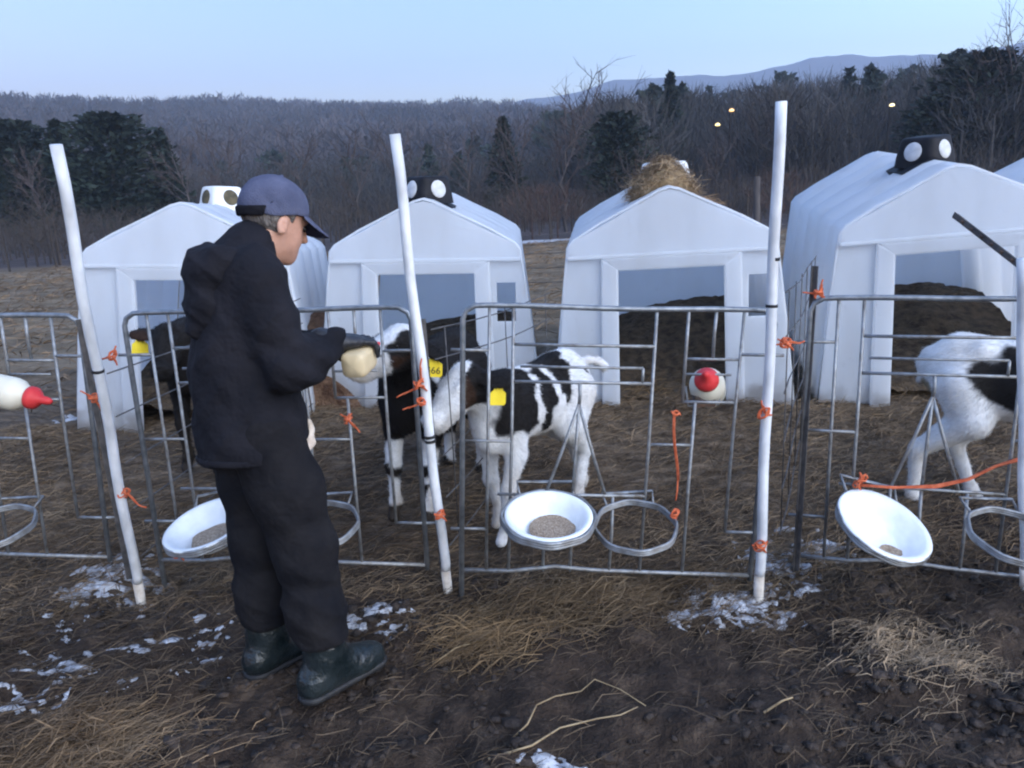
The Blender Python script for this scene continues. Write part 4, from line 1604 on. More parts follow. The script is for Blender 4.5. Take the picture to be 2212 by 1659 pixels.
def rot_from(fwd, up=(0, 0, 1)):
    """columns: forward, left, up"""
    f_ = np.array(fwd, dtype=float)
    f_ /= np.linalg.norm(f_)
    l_ = np.cross(up, f_)
    l_ /= np.linalg.norm(l_)
    u_ = np.cross(f_, l_)
    return np.stack([f_, l_, u_], 1)


# ------------------------------------------------------------------ calves
def calf(loc, heading, head_c, head_dir, legs, coat, label, tags, sc=1.0, tail=None, ear_drop=0.3, neck_k=1.0, seed=1, hs=1.0, nhair=26000):
    """local frame: +x forward, +y left. head_c = world poll position, head_dir = world poll->muzzle direction"""
    root = empty('calf', loc, heading)
    root.scale = (sc, sc, sc)
    Mi = (Matrix.Translation(loc) @ Matrix.Rotation(heading, 4, 'Z') @ Matrix.Scale(sc, 4)).inverted()
    hc = np.array(Mi @ Vector(head_c))
    hd_ = np.array((Mi.to_3x3() @ Vector(head_dir)).normalized())
    Rh = rot_from(hd_)
    lf = Rh[:, 1]
    hu = Rh[:, 2]
    muz = hc + hd_ * 0.215 * hs
    L = {'fl': [(0.23, 0.085, 0.56), (0.215, 0.1, 0.43), (0.245, 0.095, 0.26), (0.235, 0.095, 0.085), (0.265, 0.095, 0.022)],
         'fr': [(0.23, -0.085, 0.56), (0.215, -0.1, 0.43), (0.245, -0.095, 0.26), (0.235, -0.095, 0.085), (0.265, -0.095, 0.022)],
         'hl': [(-0.27, 0.085, 0.62), (-0.2, 0.105, 0.47), (-0.36, 0.095, 0.3), (-0.325, 0.095, 0.085), (-0.295, 0.095, 0.022)],
         'hr': [(-0.27, -0.085, 0.62), (-0.2, -0.105, 0.47), (-0.36, -0.095, 0.3), (-0.325, -0.095, 0.085), (-0.295, -0.095, 0.022)]}
    for k, dv in (legs or {}).items():
        for i_, w_ in enumerate((0, 0.15, 0.5, 0.9, 1.0)):
            p = np.array(L[k][i_]) + w_ * np.array([dv[0], dv[1], 0]) + (np.array([0, 0, dv[2]]) * w_ if len(dv) > 2 else 0)
            L[k][i_] = tuple(p)

    def fn(P):
        d = ell_(P, (0.19, 0, 0.625), (0.185, 0.135, 0.185))
        d = smin(d, ell_(P, (-0.03, 0, 0.615), (0.3, 0.148, 0.165)), 0.06)
        d = smin(d, ell_(P, (-0.28, 0, 0.67), (0.175, 0.125, 0.145)), 0.06)
        d = smin(d, cone_(P, (0.17, 0, 0.745), (-0.3, 0, 0.775), 0.045, 0.045), 0.06)
        # hook bones and tail head
        d = smin(d, cone_(P, (-0.2, 0.07, 0.765), (-0.2, -0.07, 0.765), 0.03, 0.03), 0.05)
        # neck
        mid = (np.array([0.25, 0, 0.7]) + hc) * 0.5 + np.array([0, 0, -0.015])
        d = smin(d, chain(P, [((0.22, 0, 0.66), 0.125), (tuple(mid), 0.092 * neck_k), (tuple(hc - hu * 0.035 - hd_ * 0.01), 0.07)], 0.04), 0.06)
        # brisket
        d = smin(d, ell_(P, (0.3, 0, 0.53), (0.07, 0.075, 0.1)), 0.05)
        # head: cranium, cheeks, muzzle
        # head built at unit size around the poll, then enlarged by hs
        Q = (P - hc.astype(np.float32)) / hs
        m0 = hd_ * 0.215
        h_ = cone_(Q, -hu * 0.01, hd_ * 0.1 - hu * 0.012, 0.074, 0.062)
        h_ = smin(h_, cone_(Q, hd_ * 0.07 - hu * 0.02, m0 - hu * 0.012, 0.055, 0.043), 0.03)
        h_ = smin(h_, ell_(Q, hd_ * 0.03 - hu * 0.05, (0.075, 0.055, 0.05), Rh), 0.03)
        h_ = smin(h_, ell_(Q, m0 - hd_ * 0.005, (0.036, 0.05, 0.042), Rh), 0.02)
        h_ = smin(h_, cone_(Q, hd_ * 0.05 - hu * 0.065, m0 - hu * 0.048 - hd_ * 0.015, 0.03, 0.024), 0.02)
        for s_ in (-1, 1):
            h_ = smin(h_, ell_(Q, hd_ * 0.055 + hu * 0.032 + lf * s_ * 0.05, (0.03, 0.018, 0.014), Rh), 0.015)
            h_ = smax(h_, -(np.linalg.norm(Q - (m0 + hd_ * 0.03 + lf * s_ * 0.02 + hu * 0.006).astype(np.float32), axis=1) - 0.009), 0.006)
            er = rot_from(lf * s_ * 1.0 - hd_ * 0.25 - hu * ear_drop, hu)
            ea = -hd_ * 0.02 + lf * s_ * 0.06
            h_ = smin(h_, ell_(Q, ea + er[:, 0] * 0.068, (0.078, 0.042, 0.012), er), 0.012)
        h_ = h_ + 0.006 * np.exp(-((((Q - m0) @ hu) + 0.026) / 0.005) ** 2) * (((Q - m0) @ hd_) > -0.06)
        h_ = h_ * hs
        d = smin(d, h_, 0.03)
        for k, q in L.items():
            if k[0] == 'f':
                rr = [0.072, 0.05, 0.032, 0.0235, 0.0285]
            else:
                rr = [0.112, 0.082, 0.035, 0.024, 0.0285]
            lg = chain(P, list(zip(q, rr)), 0.02)
            knee = ell_(P, q[2], (0.036, 0.034, 0.048))
            lg = smin(lg, knee, 0.02)
            fet = ell_(P, q[3], (0.03, 0.028, 0.033))
            lg = smin(lg, fet, 0.015)
            lg = smax(lg, -(P[:, 2] - q[4][2] + 0.022), 0.004)
            d = smin(d, lg, 0.045)
        if tail:
            d = smin(d, chain(P, tail, 0.02), 0.02)
        else:
            d = smin(d, chain(P, [((-0.43, 0, 0.72), 0.028), ((-0.475, 0, 0.64), 0.018), ((-0.48, 0, 0.45), 0.014), ((-0.475, 0, 0.36), 0.02)], 0.02), 0.02)
        return d + 0.0025 * n3(P, 45, seed)
    allp = [hc, muz] + [np.array(p) for q in L.values() for p in q] + ([np.array(p) for p, _ in tail] if tail else [])
    allp = np.array(allp + [np.array([-0.52, 0, 0.5])])
    lo_ = np.minimum(allp.min(0) - 0.2, [-0.55, -0.25, -0.03])
    hi_ = np.maximum(allp.max(0) + 0.2, [0.45, 0.25, 0.9])
    lo_[2] = -0.03
    V, Fq = sdf_mesh(fn, lo_, hi_, 0.0105)
    V = relax(V, Fq, 2, 0.5)
    me = mesh_np('body', V, Fq, True)
    # coat colours
    Vn = V + 0.03 * np.stack([n3(V, 28, seed + 5), n3(V, 28, seed + 6), n3(V, 28, seed + 7)], -1) + 0.006 * np.stack([n3(V, 110, seed + 35), n3(V, 110, seed + 36), n3(V, 110, seed + 37)], -1)
    cw = np.array([0.72, 0.72, 0.71])
    cb = np.array([0.011, 0.0095, 0.009])
    colr = np.repeat((cw if coat['base'] == 'white' else cb)[None], len(V), 0)
    hx = np.stack([(Vn - hc) @ hd_, (Vn - hc) @ lf, (Vn - hc) @ hu], -1) / hs   # head frame
    for (what, frame, c, r_) in coat['spots']:
        q = (hx if frame == 'head' else Vn)
        e = np.linalg.norm((q - np.array(c)) / np.array(r_), axis=1)
        w_ = np.clip((1.06 - e) / 0.12, 0, 1)[:, None]
        tgt = {'w': cw, 'b': cb, 'brown': np.array([0.035, 0.018, 0.011]), 'dirt': np.array([0.3, 0.26, 0.18]), 'pink': np.array([0.4, 0.26, 0.22])}[what]
        colr = colr * (1 - w_) + tgt * w_
    colr = colr * (1 - 0.14 * np.clip(n3(V, 18, seed + 9), 0, 1)[:, None] * np.array([0.7, 1.0, 1.35]))
    low = np.clip((0.32 - V[:, 2]) / 0.3, 0, 1)[:, None] * np.clip(0.25 + 0.6 * n3(V, 30, seed + 12), 0, 0.75)[:, None]
    colr = colr * (1 - low) + np.array([0.2, 0.15, 0.1]) * low * np.clip(colr * 2.2, 0.25, 1)
    # hooves
    hf = np.zeros(len(V))
    for q in L.values():
        e = np.linalg.norm((V - np.array(q[4])) * np.array([1, 1, 1.25]), axis=1)
        hf = np.maximum(hf, np.clip((0.047 - e) / 0.006, 0, 1))
    if coat.get('hoof', True):
        colr = colr * (1 - hf[:, None]) + np.array([0.03, 0.024, 0.02]) * hf[:, None]
    color_attr(me, colr)
    obj('body', me, M['coat'], root)
    # short lying hair over the whole coat
    if nhair:
        r_ = np.random.default_rng(seed + 70)
        A0, A1, A2 = V[Fq[:, 0]], V[Fq[:, 1]], V[Fq[:, 2]]
        nr = np.cross(A1 - A0, A2 - A0)
        nr /= np.maximum(np.linalg.norm(nr, axis=1)[:, None], 1e-9)
        fi = r_.integers(0, len(Fq), nhair)
        fi = fi[V[Fq[fi, 0], 2] > 0.05]
        w4 = r_.dirichlet((1, 1, 1, 1), len(fi))
        pp_ = np.einsum('ij,ijk->ik', w4, V[Fq[fi]])
        cc_ = np.einsum('ij,ijk->ik', w4, colr[Fq[fi]])
        n_ = nr[fi]
        lay_ = np.array([-1.0, 0, -0.75]) + r_.normal(0, 0.35, (len(fi), 3)) + 0.5 * np.stack([n3(pp_, 20, 90), n3(pp_, 20, 91), n3(pp_, 20, 92)], -1)
        lay_ -= n_ * (lay_ * n_).sum(1)[:, None]
        lay_ /= np.maximum(np.linalg.norm(lay_, axis=1)[:, None], 1e-6)
        d_ = lay_ + n_ * r_.uniform(0.2, 0.6, len(fi))[:, None]
        Lh = r_.uniform(0.009, 0.019, len(fi))[:, None]
        sd2 = np.cross(lay_, n_) * r_.uniform(0.0006, 0.0012, len(fi))[:, None]
        hv = np.stack([pp_ - sd2, pp_ + sd2, pp_ + d_ * Lh + sd2 * 0.3, pp_ + d_ * Lh - sd2 * 0.3], 1).reshape(-1, 3)
        hm_ = mesh_np('hair', hv, np.arange(len(hv)).reshape(-1, 4))
        color_attr(hm_, np.repeat(cc_ * r_.uniform(0.7, 1.12, (len(fi), 1)), 4, 0))
        ho = obj('hair', hm_, M['fur'], root)
        ho['kind'] = 'stuff'
    for s_ in (-1, 1):
        e = MB().lathe([(0.001, -0.012)] + [(0.012 * math.sin(t), -0.012 * math.cos(t)) for t in np.linspace(0.3, 2.84, 7)] + [(0.001, 0.012)], 12)
        e.build('eye', M['eye'], root, True, tuple(hc + (hd_ * 0.062 + hu * 0.014 + lf * s_ * 0.058) * hs))
    for side, num, tilt in tags:
        er = rot_from(lf * side - hd_ * 0.25 - hu * ear_drop, hu)
        pos = hc + (-hd_ * 0.02 + lf * side * 0.06 + er[:, 0] * 0.085) * hs
        poly = [(-0.014, 0.006), (0.014, 0.006), (0.018, -0.014), (0.03, -0.024), (0.032, -0.062), (0.026, -0.07), (-0.026, -0.07), (-0.032, -0.062), (-0.03, -0.024), (-0.018, -0.014)]
        tg = bm_obj('ear_tag', prism(poly, -0.0015, 0.0015), M['tagy'], root)
        # face the tag toward the viewer as it hangs from the ear
        wpos = root.matrix_basis @ Vector(pos)
        face = Vector((EYE[0] - wpos.x, EYE[1] - wpos.y, 0))
        ang = math.atan2(face.y, face.x) + math.pi / 2 - heading + tilt
        tg.rotation_euler = (0, 0.15, ang)
        fz = Matrix.Rotation(ang, 3, 'Z') @ Vector((0, -1, 0))
        tg.location = Vector(pos) + Vector((0, 0, -0.018)) + fz * 0.016
        tg.scale = (1.2, 1.2, 1.2)
        if num:
            cu = bpy.data.curves.new('tag_number', 'FONT')
            cu.body = num
            cu.size = 0.034
            cu.align_x = 'CENTER'
            cu.extrude = 0.0004
            to = bpy.data.objects.new('tag_number', cu)
            COL.objects.link(to)
            dg = bpy.context.evaluated_depsgraph_get()
            tm = bpy.data.meshes.new_from_object(to.evaluated_get(dg))
            bpy.data.objects.remove(to)
            tn = obj('tag_number', tm, M['ink'], tg)
            tn.rotation_euler = (math.pi / 2, 0, 0)
            tn.location = (0, -0.0022, -0.058)
    tag(root, label, 'calf', 'calves in the pens')
    return root


def gz_(x, y):
    return float(ground_z(x, y))


def on(x, y, dz=0.0):
    return (x, y, gz_(x, y) + dz)


H3 = math.atan2(-0.76, -0.65)
calf(on(0.075, 3.56), H3, at(1003, 818, 3.25), at(940, 903, 3.14) - at(1003, 818, 3.25),
     {'fl': (0.08, -0.02), 'fr': (-0.06, 0.02), 'hl': (0.1, 0.02), 'hr': (-0.1, 0.12)},
     {'base': 'white', 'hoof': False, 'spots': [
         ('b', 'body', (0.2, 0.1, 0.7), (0.17, 0.16, 0.16)), ('b', 'body', (0.28, 0, 0.78), (0.16, 0.17, 0.12)), ('b', 'body', (0.27, 0.08, 0.62), (0.1, 0.1, 0.09)), ('b', 'body', (0.02, 0.12, 0.66), (0.07, 0.12, 0.2)),
         ('b', 'body', (-0.12, 0.09, 0.7), (0.07, 0.12, 0.13)), ('b', 'body', (-0.06, -0.1, 0.7), (0.25, 0.1, 0.13)), ('b', 'body', (-0.12, 0.0, 0.8), (0.14, 0.06, 0.06)),
         ('w', 'body', (0.085, 0.14, 0.62), (0.04, 0.08, 0.075)), ('w', 'body', (0.06, 0.12, 0.73), (0.014, 0.08, 0.07)), ('w', 'body', (-0.05, 0.13, 0.7), (0.017, 0.08, 0.13)), ('w', 'body', (-0.09, 0.13, 0.6), (0.03, 0.08, 0.05)), ('b', 'body', (0.02, 0.14, 0.52), (0.05, 0.06, 0.08)),
         ('b', 'body', (-0.24, 0.12, 0.6), (0.03, 0.06, 0.09)), ('b', 'body', (-0.33, 0.1, 0.72), (0.025, 0.04, 0.02)),
         ('b', 'head', (-0.04, 0.07, -0.03), (0.11, 0.07, 0.075)), ('brown', 'head', (0.05, 0.07, -0.025), (0.055, 0.045, 0.045)), ('b', 'head', (-0.14, 0.0, 0.0), (0.09, 0.14, 0.1)),
         ('w', 'head', (0.08, 0.0, 0.07), (0.2, 0.06, 0.07)), ('w', 'head', (0.2, 0, -0.02), (0.08, 0.1, 0.08)), ('w', 'head', (0.05, 0.02, -0.1), (0.14, 0.06, 0.035)),
         ('b', 'head', (-0.03, 0.14, -0.04), (0.09, 0.1, 0.09)), ('b', 'head', (0, -0.13, 0), (0.06, 0.08, 0.06)), ('dirt', 'body', (-0.43, 0, 0.5), (0.05, 0.1, 0.1))]},
     'black and white calf with white legs facing left in the middle pen', [(1, '', 0.35), (-1, '', 0.2)], 0.97,
     [((-0.43, 0, 0.73), 0.03), ((-0.49, 0.02, 0.735), 0.02), ((-0.55, 0.04, 0.72), 0.022), ((-0.6, 0.05, 0.68), 0.03)], 0.5, 1.0, 11, 1.15)

H2 = math.atan2(-0.93, -0.36)
calf(on(-0.40, 3.74), H2, at(866, 737, 3.24), at(796, 778, 3.12) - at(866, 737, 3.24),
     {'fl': (0.03, -0.02), 'fr': (0.05, 0.0)},
     {'base': 'black', 'spots': [
         ('w', 'head', (0.19, 0, 0), (0.105, 0.09, 0.09)), ('w', 'head', (0.05, 0.015, 0.07), (0.15, 0.045, 0.05)), ('w', 'head', (-0.05, -0.02, 0.08), (0.05, 0.05, 0.04)),
         ('brown', 'head', (0.07, 0.07, -0.04), (0.05, 0.04, 0.035)), ('w', 'body', (0.24, 0.13, 0.8), (0.05, 0.07, 0.17)), ('w', 'body', (0.3, 0.08, 0.97), (0.07, 0.05, 0.07)), ('w', 'body', (0.2, -0.14, 0.62), (0.06, 0.05, 0.16)),
         ('w', 'body', (0.28, 0.0, 0.34), (0.1, 0.16, 0.08)), ('b', 'body', (0.26, 0.09, 0.25), (0.06, 0.06, 0.05)), ('b', 'body', (0.26, -0.12, 0.3), (0.06, 0.05, 0.05)),
         ('w', 'body', (0.26, -0.1, 0.15), (0.08, 0.06, 0.09)), ('w', 'body', (0.26, 0.1, 0.1), (0.06, 0.06, 0.06)), ('w', 'body', (0.27, 0.1, 0.19), (0.05, 0.05, 0.025)),
         ('w', 'body', (0.0, 0, 0.45), (0.2, 0.06, 0.05)), ('w', 'body', (-0.33, 0, 0.15), (0.1, 0.2, 0.08))]},
     'black calf with white muzzle and patched legs being bottle fed behind the middle pole', [(1, '466', 0.1)], 1.02, None, 0.75, 0.95, 21, 1.12)

H4 = math.atan2(-0.62, 0.78)
calf(on(2.31, 3.26), H4, (2.87, 2.95, 1.02), (0.6, -0.5, -0.5),
     {'hr': (-0.12, 0.02), 'hl': (0.12, 0.0), 'fr': (-0.05, -0.02)},
     {'base': 'white', 'spots': [
         ('b', 'body', (0.03, -0.1, 0.66), (0.28, 0.13, 0.15)), ('b', 'body', (0.0, 0.1, 0.62), (0.24, 0.13, 0.18)), ('b', 'body', (0.2, 0, 0.7), (0.2, 0.2, 0.14)),
         ('w', 'body', (-0.12, 0, 0.81), (0.2, 0.07, 0.035)), ('dirt', 'body', (-0.42, -0.03, 0.58), (0.05, 0.09, 0.08)), ('b', 'head', (0, 0, 0), (0.16, 0.1, 0.1))]},
     'white rumped calf with a black side standing in the right pen', [], 1.04, [((-0.42, 0, 0.73), 0.03), ((-0.45, 0.01, 0.68), 0.022), ((-0.445, 0.02, 0.6), 0.02)], 0.3, 1.0, 31)

H1 = math.atan2(-0.93, -0.28)
calf(on(-1.63, 4.25), H1, at(362, 728, 3.86), at(352, 790, 3.72) - at(362, 728, 3.86), {},
     {'base': 'black', 'spots': [('brown', 'head', (0, -0.14, 0), (0.06, 0.08, 0.05))]},
     'black calf with yellow ear tags standing behind the person', [(-1, '', 0.1), (1, '', 0.1)], 1.04, None, 0.15, 1.0, 41)


# ------------------------------------------------------------------ the person
PR = empty('person', (-0.845, 2.42, gz_(-0.8, 2.4)), R(30.5))


def person():
    hc = np.array([0.145, 0.0, 1.545])          # head centre
    hd_ = np.array([0.88, 0.2, -0.36])          # looks ahead and down
    hd_ /= np.linalg.norm(hd_)
    Rh = rot_from(hd_)
    lf, hu = Rh[:, 1], Rh[:, 2]

    def hp_(x, y, z):
        return hc + hd_ * x + lf * y + hu * z
    sh = {-1: (0.045, -0.165, 1.385), 1: (0.045, 0.165, 1.385)}
    el = {-1: (0.075, -0.21, 1.115), 1: (0.1, 0.225, 1.12)}
    wr = {-1: (0.235, -0.15, 1.165), 1: (0.27, 0.06, 1.12)}
    hip = {-1: (0.0, -0.095, 0.9), 1: (-0.02, 0.085, 0.9)}
    kn = {-1: (0.075, -0.155, 0.5), 1: (-0.02, 0.055, 0.5)}
    an = {-1: (0.085, -0.2, 0.1), 1: (-0.045, 0.04, 0.1)}
    toe = {-1: (0.265, -0.155, 0.045), 1: (0.15, 0.09, 0.05)}
    HL_ = {-1: (0.03, -0.215, 0.045), 1: (-0.09, 0.03, 0.045)}

    def body(P):
        d = ell_(P, (0.0, 0, 1.2), (0.11, 0.17, 0.27))
        d = smin(d, ell_(P, (0.0, 0, 0.95), (0.11, 0.165, 0.14)), 0.05)
        d = smin(d, cone_(P, (0.05, 0, 1.38), hp_(-0.035, 0, -0.07), 0.062, 0.056), 0.04)
        for s_ in (-1, 1):
            d = smin(d, chain(P, [(sh[s_], 0.055), (el[s_], 0.042), (wr[s_], 0.03)], 0.02), 0.04)
            d = smin(d, chain(P, [(hip[s_], 0.085), (kn[s_], 0.058), (an[s_], 0.04), (toe[s_], 0.03)], 0.02), 0.04)
        h_ = ell_(P, hp_(-0.01, 0, 0.03), (0.098, 0.077, 0.092), Rh)
        h_ = smin(h_, ell_(P, hp_(0.035, 0, -0.05), (0.062, 0.06, 0.068), Rh), 0.04)
        h_ = smin(h_, cone_(P, hp_(0.055, 0, -0.098), hp_(0.07, 0, -0.1), 0.024, 0.022), 0.03)
        h_ = smin(h_, cone_(P, hp_(0.09, 0, 0.012), hp_(0.112, 0, -0.028), 0.009, 0.014), 0.012)
        h_ = smin(h_, cone_(P, hp_(0.083, -0.03, 0.022), hp_(0.083, 0.03, 0.022), 0.012, 0.012), 0.012)
        h_ = h_ + 0.004 * np.exp(-((((P - hc) @ hu) + 0.062) / 0.004) ** 2) * (((P - hc) @ hd_) > 0.06)
        for s_ in (-1, 1):
            h_ = smax(h_, -(np.linalg.norm(P - hp_(0.094, 0.032 * s_, 0.002).astype(np.float32), axis=1) - 0.013), 0.008)
            e = ell_(P, hp_(-0.012, 0.08 * s_, -0.02), (0.021, 0.01, 0.034), Rh)
            e = smax(e, -ell_(P, hp_(-0.008, 0.089 * s_, -0.018), (0.011, 0.007, 0.02), Rh), 0.004)
            h_ = smin(h_, e, 0.006)
        return smin(d, h_, 0.025)
    V, Fq = sdf_mesh(body, (-0.26, -0.42, 0.0), (0.52, 0.4, 1.78), 0.0095)
    obj('body', mesh_np('body', relax(V, Fq, 1, 0.4), Fq, True), M['skin'], PR)
    for s_ in (-1, 1):
        e = MB().lathe([(0.001, -0.011)] + [(0.011 * math.sin(t), -0.011 * math.cos(t)) for t in np.linspace(0.3, 2.84, 6)] + [(0.001, 0.011)], 10)
        e.build('eye', M['eye'], PR, True, tuple(hp_(0.084, 0.032 * s_, 0.002)))

    # hair below the cap
    def hair(P):
        d = ell_(P, hp_(-0.016, 0, 0.03), (0.1, 0.083, 0.098), Rh) - 0.002
        q = np.stack([(P - hc) @ hd_, (P - hc) @ lf, (P - hc) @ hu], -1)
        d = smax(d, q[:, 0] - 0.03 + 0.5 * np.maximum(0, -q[:, 2]), 0.01)
        d = smax(d, -(q[:, 2] + 0.055 + 0.25 * q[:, 0]), 0.01)
        for s_ in (-1, 1):
            d = smax(d, -ell_(P, hp_(0.0, 0.085 * s_, -0.028), (0.028, 0.022, 0.042), Rh), 0.006)
        return d + 0.003 * n3(P, 160, 3)
    V, Fq = sdf_mesh(hair, hc - 0.14, hc + 0.14, 0.006)
    obj('hair', mesh_np('hair', V, Fq, True), M['hair'], PR)

    # cap
    def crown(P):
        q = np.stack([(P - hc) @ hd_, (P - hc) @ lf, (P - hc) @ hu], -1)
        o_ = ell_(P, hp_(-0.014, 0, 0.035), (0.113, 0.092, 0.106), Rh)
        i_ = ell_(P, hp_(-0.014, 0, 0.03), (0.104, 0.084, 0.098), Rh)
        d = smax(o_, -i_, 0.004)
        d = smax(d, -(q[:, 2] - 0.014 - 0.3 * q[:, 0]), 0.006)
        return d + 0.0016 * n3(P, 60, 9)
    V, Fq = sdf_mesh(crown, hc - 0.18, hc + 0.18, 0.0048)
    cp = obj('cap', mesh_np('cap', relax(V, Fq, 2), Fq, True), M['capcloth'], PR)

    def brim(P):
        q = np.stack([(P - hc) @ hd_, (P - hc) @ lf, (P - hc) @ hu], -1)
        zc = 0.047 - 0.42 * (q[:, 0] - 0.085) - 5.0 * q[:, 1] ** 2
        d = np.abs(q[:, 2] - zc) - 0.0035
        o_ = np.sqrt(((q[:, 0] - 0.055) / 0.135) ** 2 + (q[:, 1] / 0.088) ** 2) - 1
        d = smax(d, o_ * 0.08, 0.004)
        d = smax(d, -(ell_(P, hp_(-0.014, 0, 0.03), (0.106, 0.086, 0.12), Rh)), 0.003)
        return smax(d, 0.05 - q[:, 0], 0.004)
    V, Fq = sdf_mesh(brim, hc - 0.24, hc + 0.24, 0.0045)
    obj('brim', mesh_np('brim', relax(V, Fq, 1), Fq, True), M['capcloth'], cp)

    def strap(P):
        q = np.stack([(P - hc) @ hd_, (P - hc) @ lf, (P - hc) @ hu], -1)
        d = ell_(P, hp_(-0.016, 0, 0.035), (0.118, 0.096, 0.111), Rh)
        d = smax(d, -ell_(P, hp_(-0.016, 0, 0.035), (0.108, 0.087, 0.103), Rh), 0.003)
        d = smax(d, np.abs(q[:, 2] - 0.03 - 0.3 * q[:, 0]) - 0.017, 0.004)
        return smax(d, q[:, 0] + 0.075, 0.004)
    V, Fq = sdf_mesh(strap, hc - 0.18, hc + 0.18, 0.0048)
    obj('strap', mesh_np('strap', V, Fq, True), M['jacket'], cp)
    bt = MB().lathe([(0.001, 0.006), (0.006, 0.005), (0.008, 0.0)], 10)
    bt.build('button', M['capcloth'], cp, True, tuple(hp_(-0.014, 0, 0.14)))

    # jacket
    def jacket(P):
        d = ell_(P, (0.012, 0, 1.24), (0.135, 0.185, 0.25))
        d = smin(d, ell_(P, (-0.015, 0, 1.02), (0.165, 0.195, 0.27)), 0.08)
        d = smin(d, cone_(P, (-0.012, -0.035, 0.85), (-0.012, 0.035, 0.85), 0.168, 0.168), 0.08)
        d = smin(d, cone_(P, (0.03, -0.12, 1.4), (0.03, 0.12, 1.4), 0.075, 0.075), 0.06)
        # collar
        nk = hp_(-0.05, 0, -0.105)
        col_ = cone_(P, (0.01, 0, 1.39), nk, 0.105, 0.088)
        d = smin(d, col_, 0.04)
        for s_ in (-1, 1):
            mid = tuple((np.array(el[s_]) + np.array(wr[s_])) / 2 + np.array([0, 0, -0.012]))
            a_ = chain(P, [(sh[s_], 0.072), ((sh[s_][0] + 0.012, sh[s_][1] * 1.13, 1.25), 0.072), (el[s_], 0.07), (mid, 0.064), (wr[s_], 0.05)], 0.04)
            a_ = a_ + 0.0045 * np.sin(P[:, 2] * 62 + P[:, 0] * 40 + 2 * np.sin(P[:, 1] * 20)) * np.clip((1.3 - P[:, 2]) / 0.1, 0, 1)
            d = smin(d, a_, 0.035)
        Q = P * np.array([1.0, 1.0, 0.45], dtype=np.float32)
        d = d + 0.004 * n3(P, 12, 5) + 0.0045 * n3(Q, 40, 6) + 0.004 * np.clip(np.sin(P[:, 2] * 38 + P[:, 0] * 30 - P[:, 1] * 22 + 2.0 * n3(P, 9, 61)), -0.2, 1) * np.clip((1.2 - P[:, 2]) / 0.15, 0.15, 1)
        jf = np.abs(np.sin(P[:, 2] * 20 - P[:, 0] * 17 + P[:, 1] * 14 + 1.8 * n3(P, 7, 63)))
        d = d - 0.006 * (1 - jf) ** 2.5
        hem = 0.80 - 0.02 * np.sin(P[:, 1] * 8) + 0.06 * np.clip(P[:, 0] / 0.2, 0, 1) + 0.006 * n3(P, 20, 8)
        d = smax(d, hem - P[:, 2], 0.012)
        # neck opening
        d = smax(d, -(cone_(P, nk - hu * 0.02 + hd_ * 0.03, nk + hu * 0.2 + hd_ * 0.12, 0.074, 0.13)), 0.01)
        return d
    V, Fq = sdf_mesh(jacket, (-0.34, -0.42, 0.7), (0.48, 0.42, 1.66), 0.0088)
    jk = obj('jacket', mesh_np('jacket', relax(V, Fq, 1, 0.4), Fq, True), M['jacket'], PR)

    # hood lying on the back, a loose ring of folds
    def hood(P):
        d = ell_(P, (-0.068, 0, 1.40), (0.08, 0.13, 0.078))
        d = smin(d, ell_(P, (-0.1, 0.0, 1.31), (0.062, 0.115, 0.085)), 0.03)
        d = smin(d, chain(P, [((0.1, -0.08, 1.42), 0.026), ((0.03, -0.108, 1.435), 0.034), ((-0.05, -0.098, 1.44), 0.042), ((-0.085, 0.0, 1.435), 0.046), ((-0.05, 0.098, 1.44), 0.042), ((0.03, 0.108, 1.435), 0.034), ((0.1, 0.08, 1.42), 0.026)], 0.02), 0.03)
        d = smin(d, chain(P, [((-0.05, -0.115, 1.29), 0.022), ((-0.135, -0.04, 1.245), 0.028), ((-0.13, 0.06, 1.25), 0.026)], 0.02), 0.014)
        hf = np.abs(np.sin(P[:, 2] * 42 + P[:, 0] * 30 + 1.5 * n3(P, 10, 64)))
        d = d - 0.007 * (1 - hf) ** 2 + 0.0035 * n3(P, 22, 77) + 0.003 * n3(P, 55, 78)
        nk2 = hp_(-0.05, 0, -0.105)
        return smax(d, -(cone_(P, nk2 - hu * 0.05 + hd_ * 0.02, nk2 + hu * 0.2 + hd_ * 0.12, 0.08, 0.135)), 0.01)
    V, Fq = sdf_mesh(hood, (-0.26, -0.24, 1.18), (0.2, 0.24, 1.56), 0.008)
    obj('hood', mesh_np('hood', relax(V, Fq, 1, 0.4), Fq, True), M['jacket'], jk)

    def hemband(P):
        d = np.abs(cone_(P, (-0.012, -0.035, 0.83), (-0.012, 0.035, 0.83), 0.171, 0.171)) - 0.006
        hem = 0.805 - 0.02 * np.sin(P[:, 1] * 8) + 0.06 * np.clip(P[:, 0] / 0.2, 0, 1)
        return smax(d, np.abs(P[:, 2] - hem - 0.012) - 0.014, 0.006)
    V, Fq = sdf_mesh(hemband, (-0.3, -0.34, 0.7), (0.3, 0.34, 1.0), 0.0085)
    obj('hem_band', mesh_np('hem_band', V, Fq, True), M['jacket'], jk)

    # pale cloth hanging out at the front
    def shirt(P):
        d = chain(P, [((0.155, -0.07, 0.9), 0.01), ((0.16, -0.075, 0.865), 0.014), ((0.15, -0.09, 0.835), 0.015), ((0.12, -0.125, 0.812), 0.013), ((0.085, -0.15, 0.8), 0.01)], 0.012)
        return d + 0.005 * n3(P, 70, 12)
    V, Fq = sdf_mesh(shirt, (0.05, -0.26, 0.78), (0.28, 0.0, 1.06), 0.006)
    obj('shirt_tail', mesh_np('shirt_tail', relax(V, Fq, 1), Fq, True), M['cloth_pale'], PR)

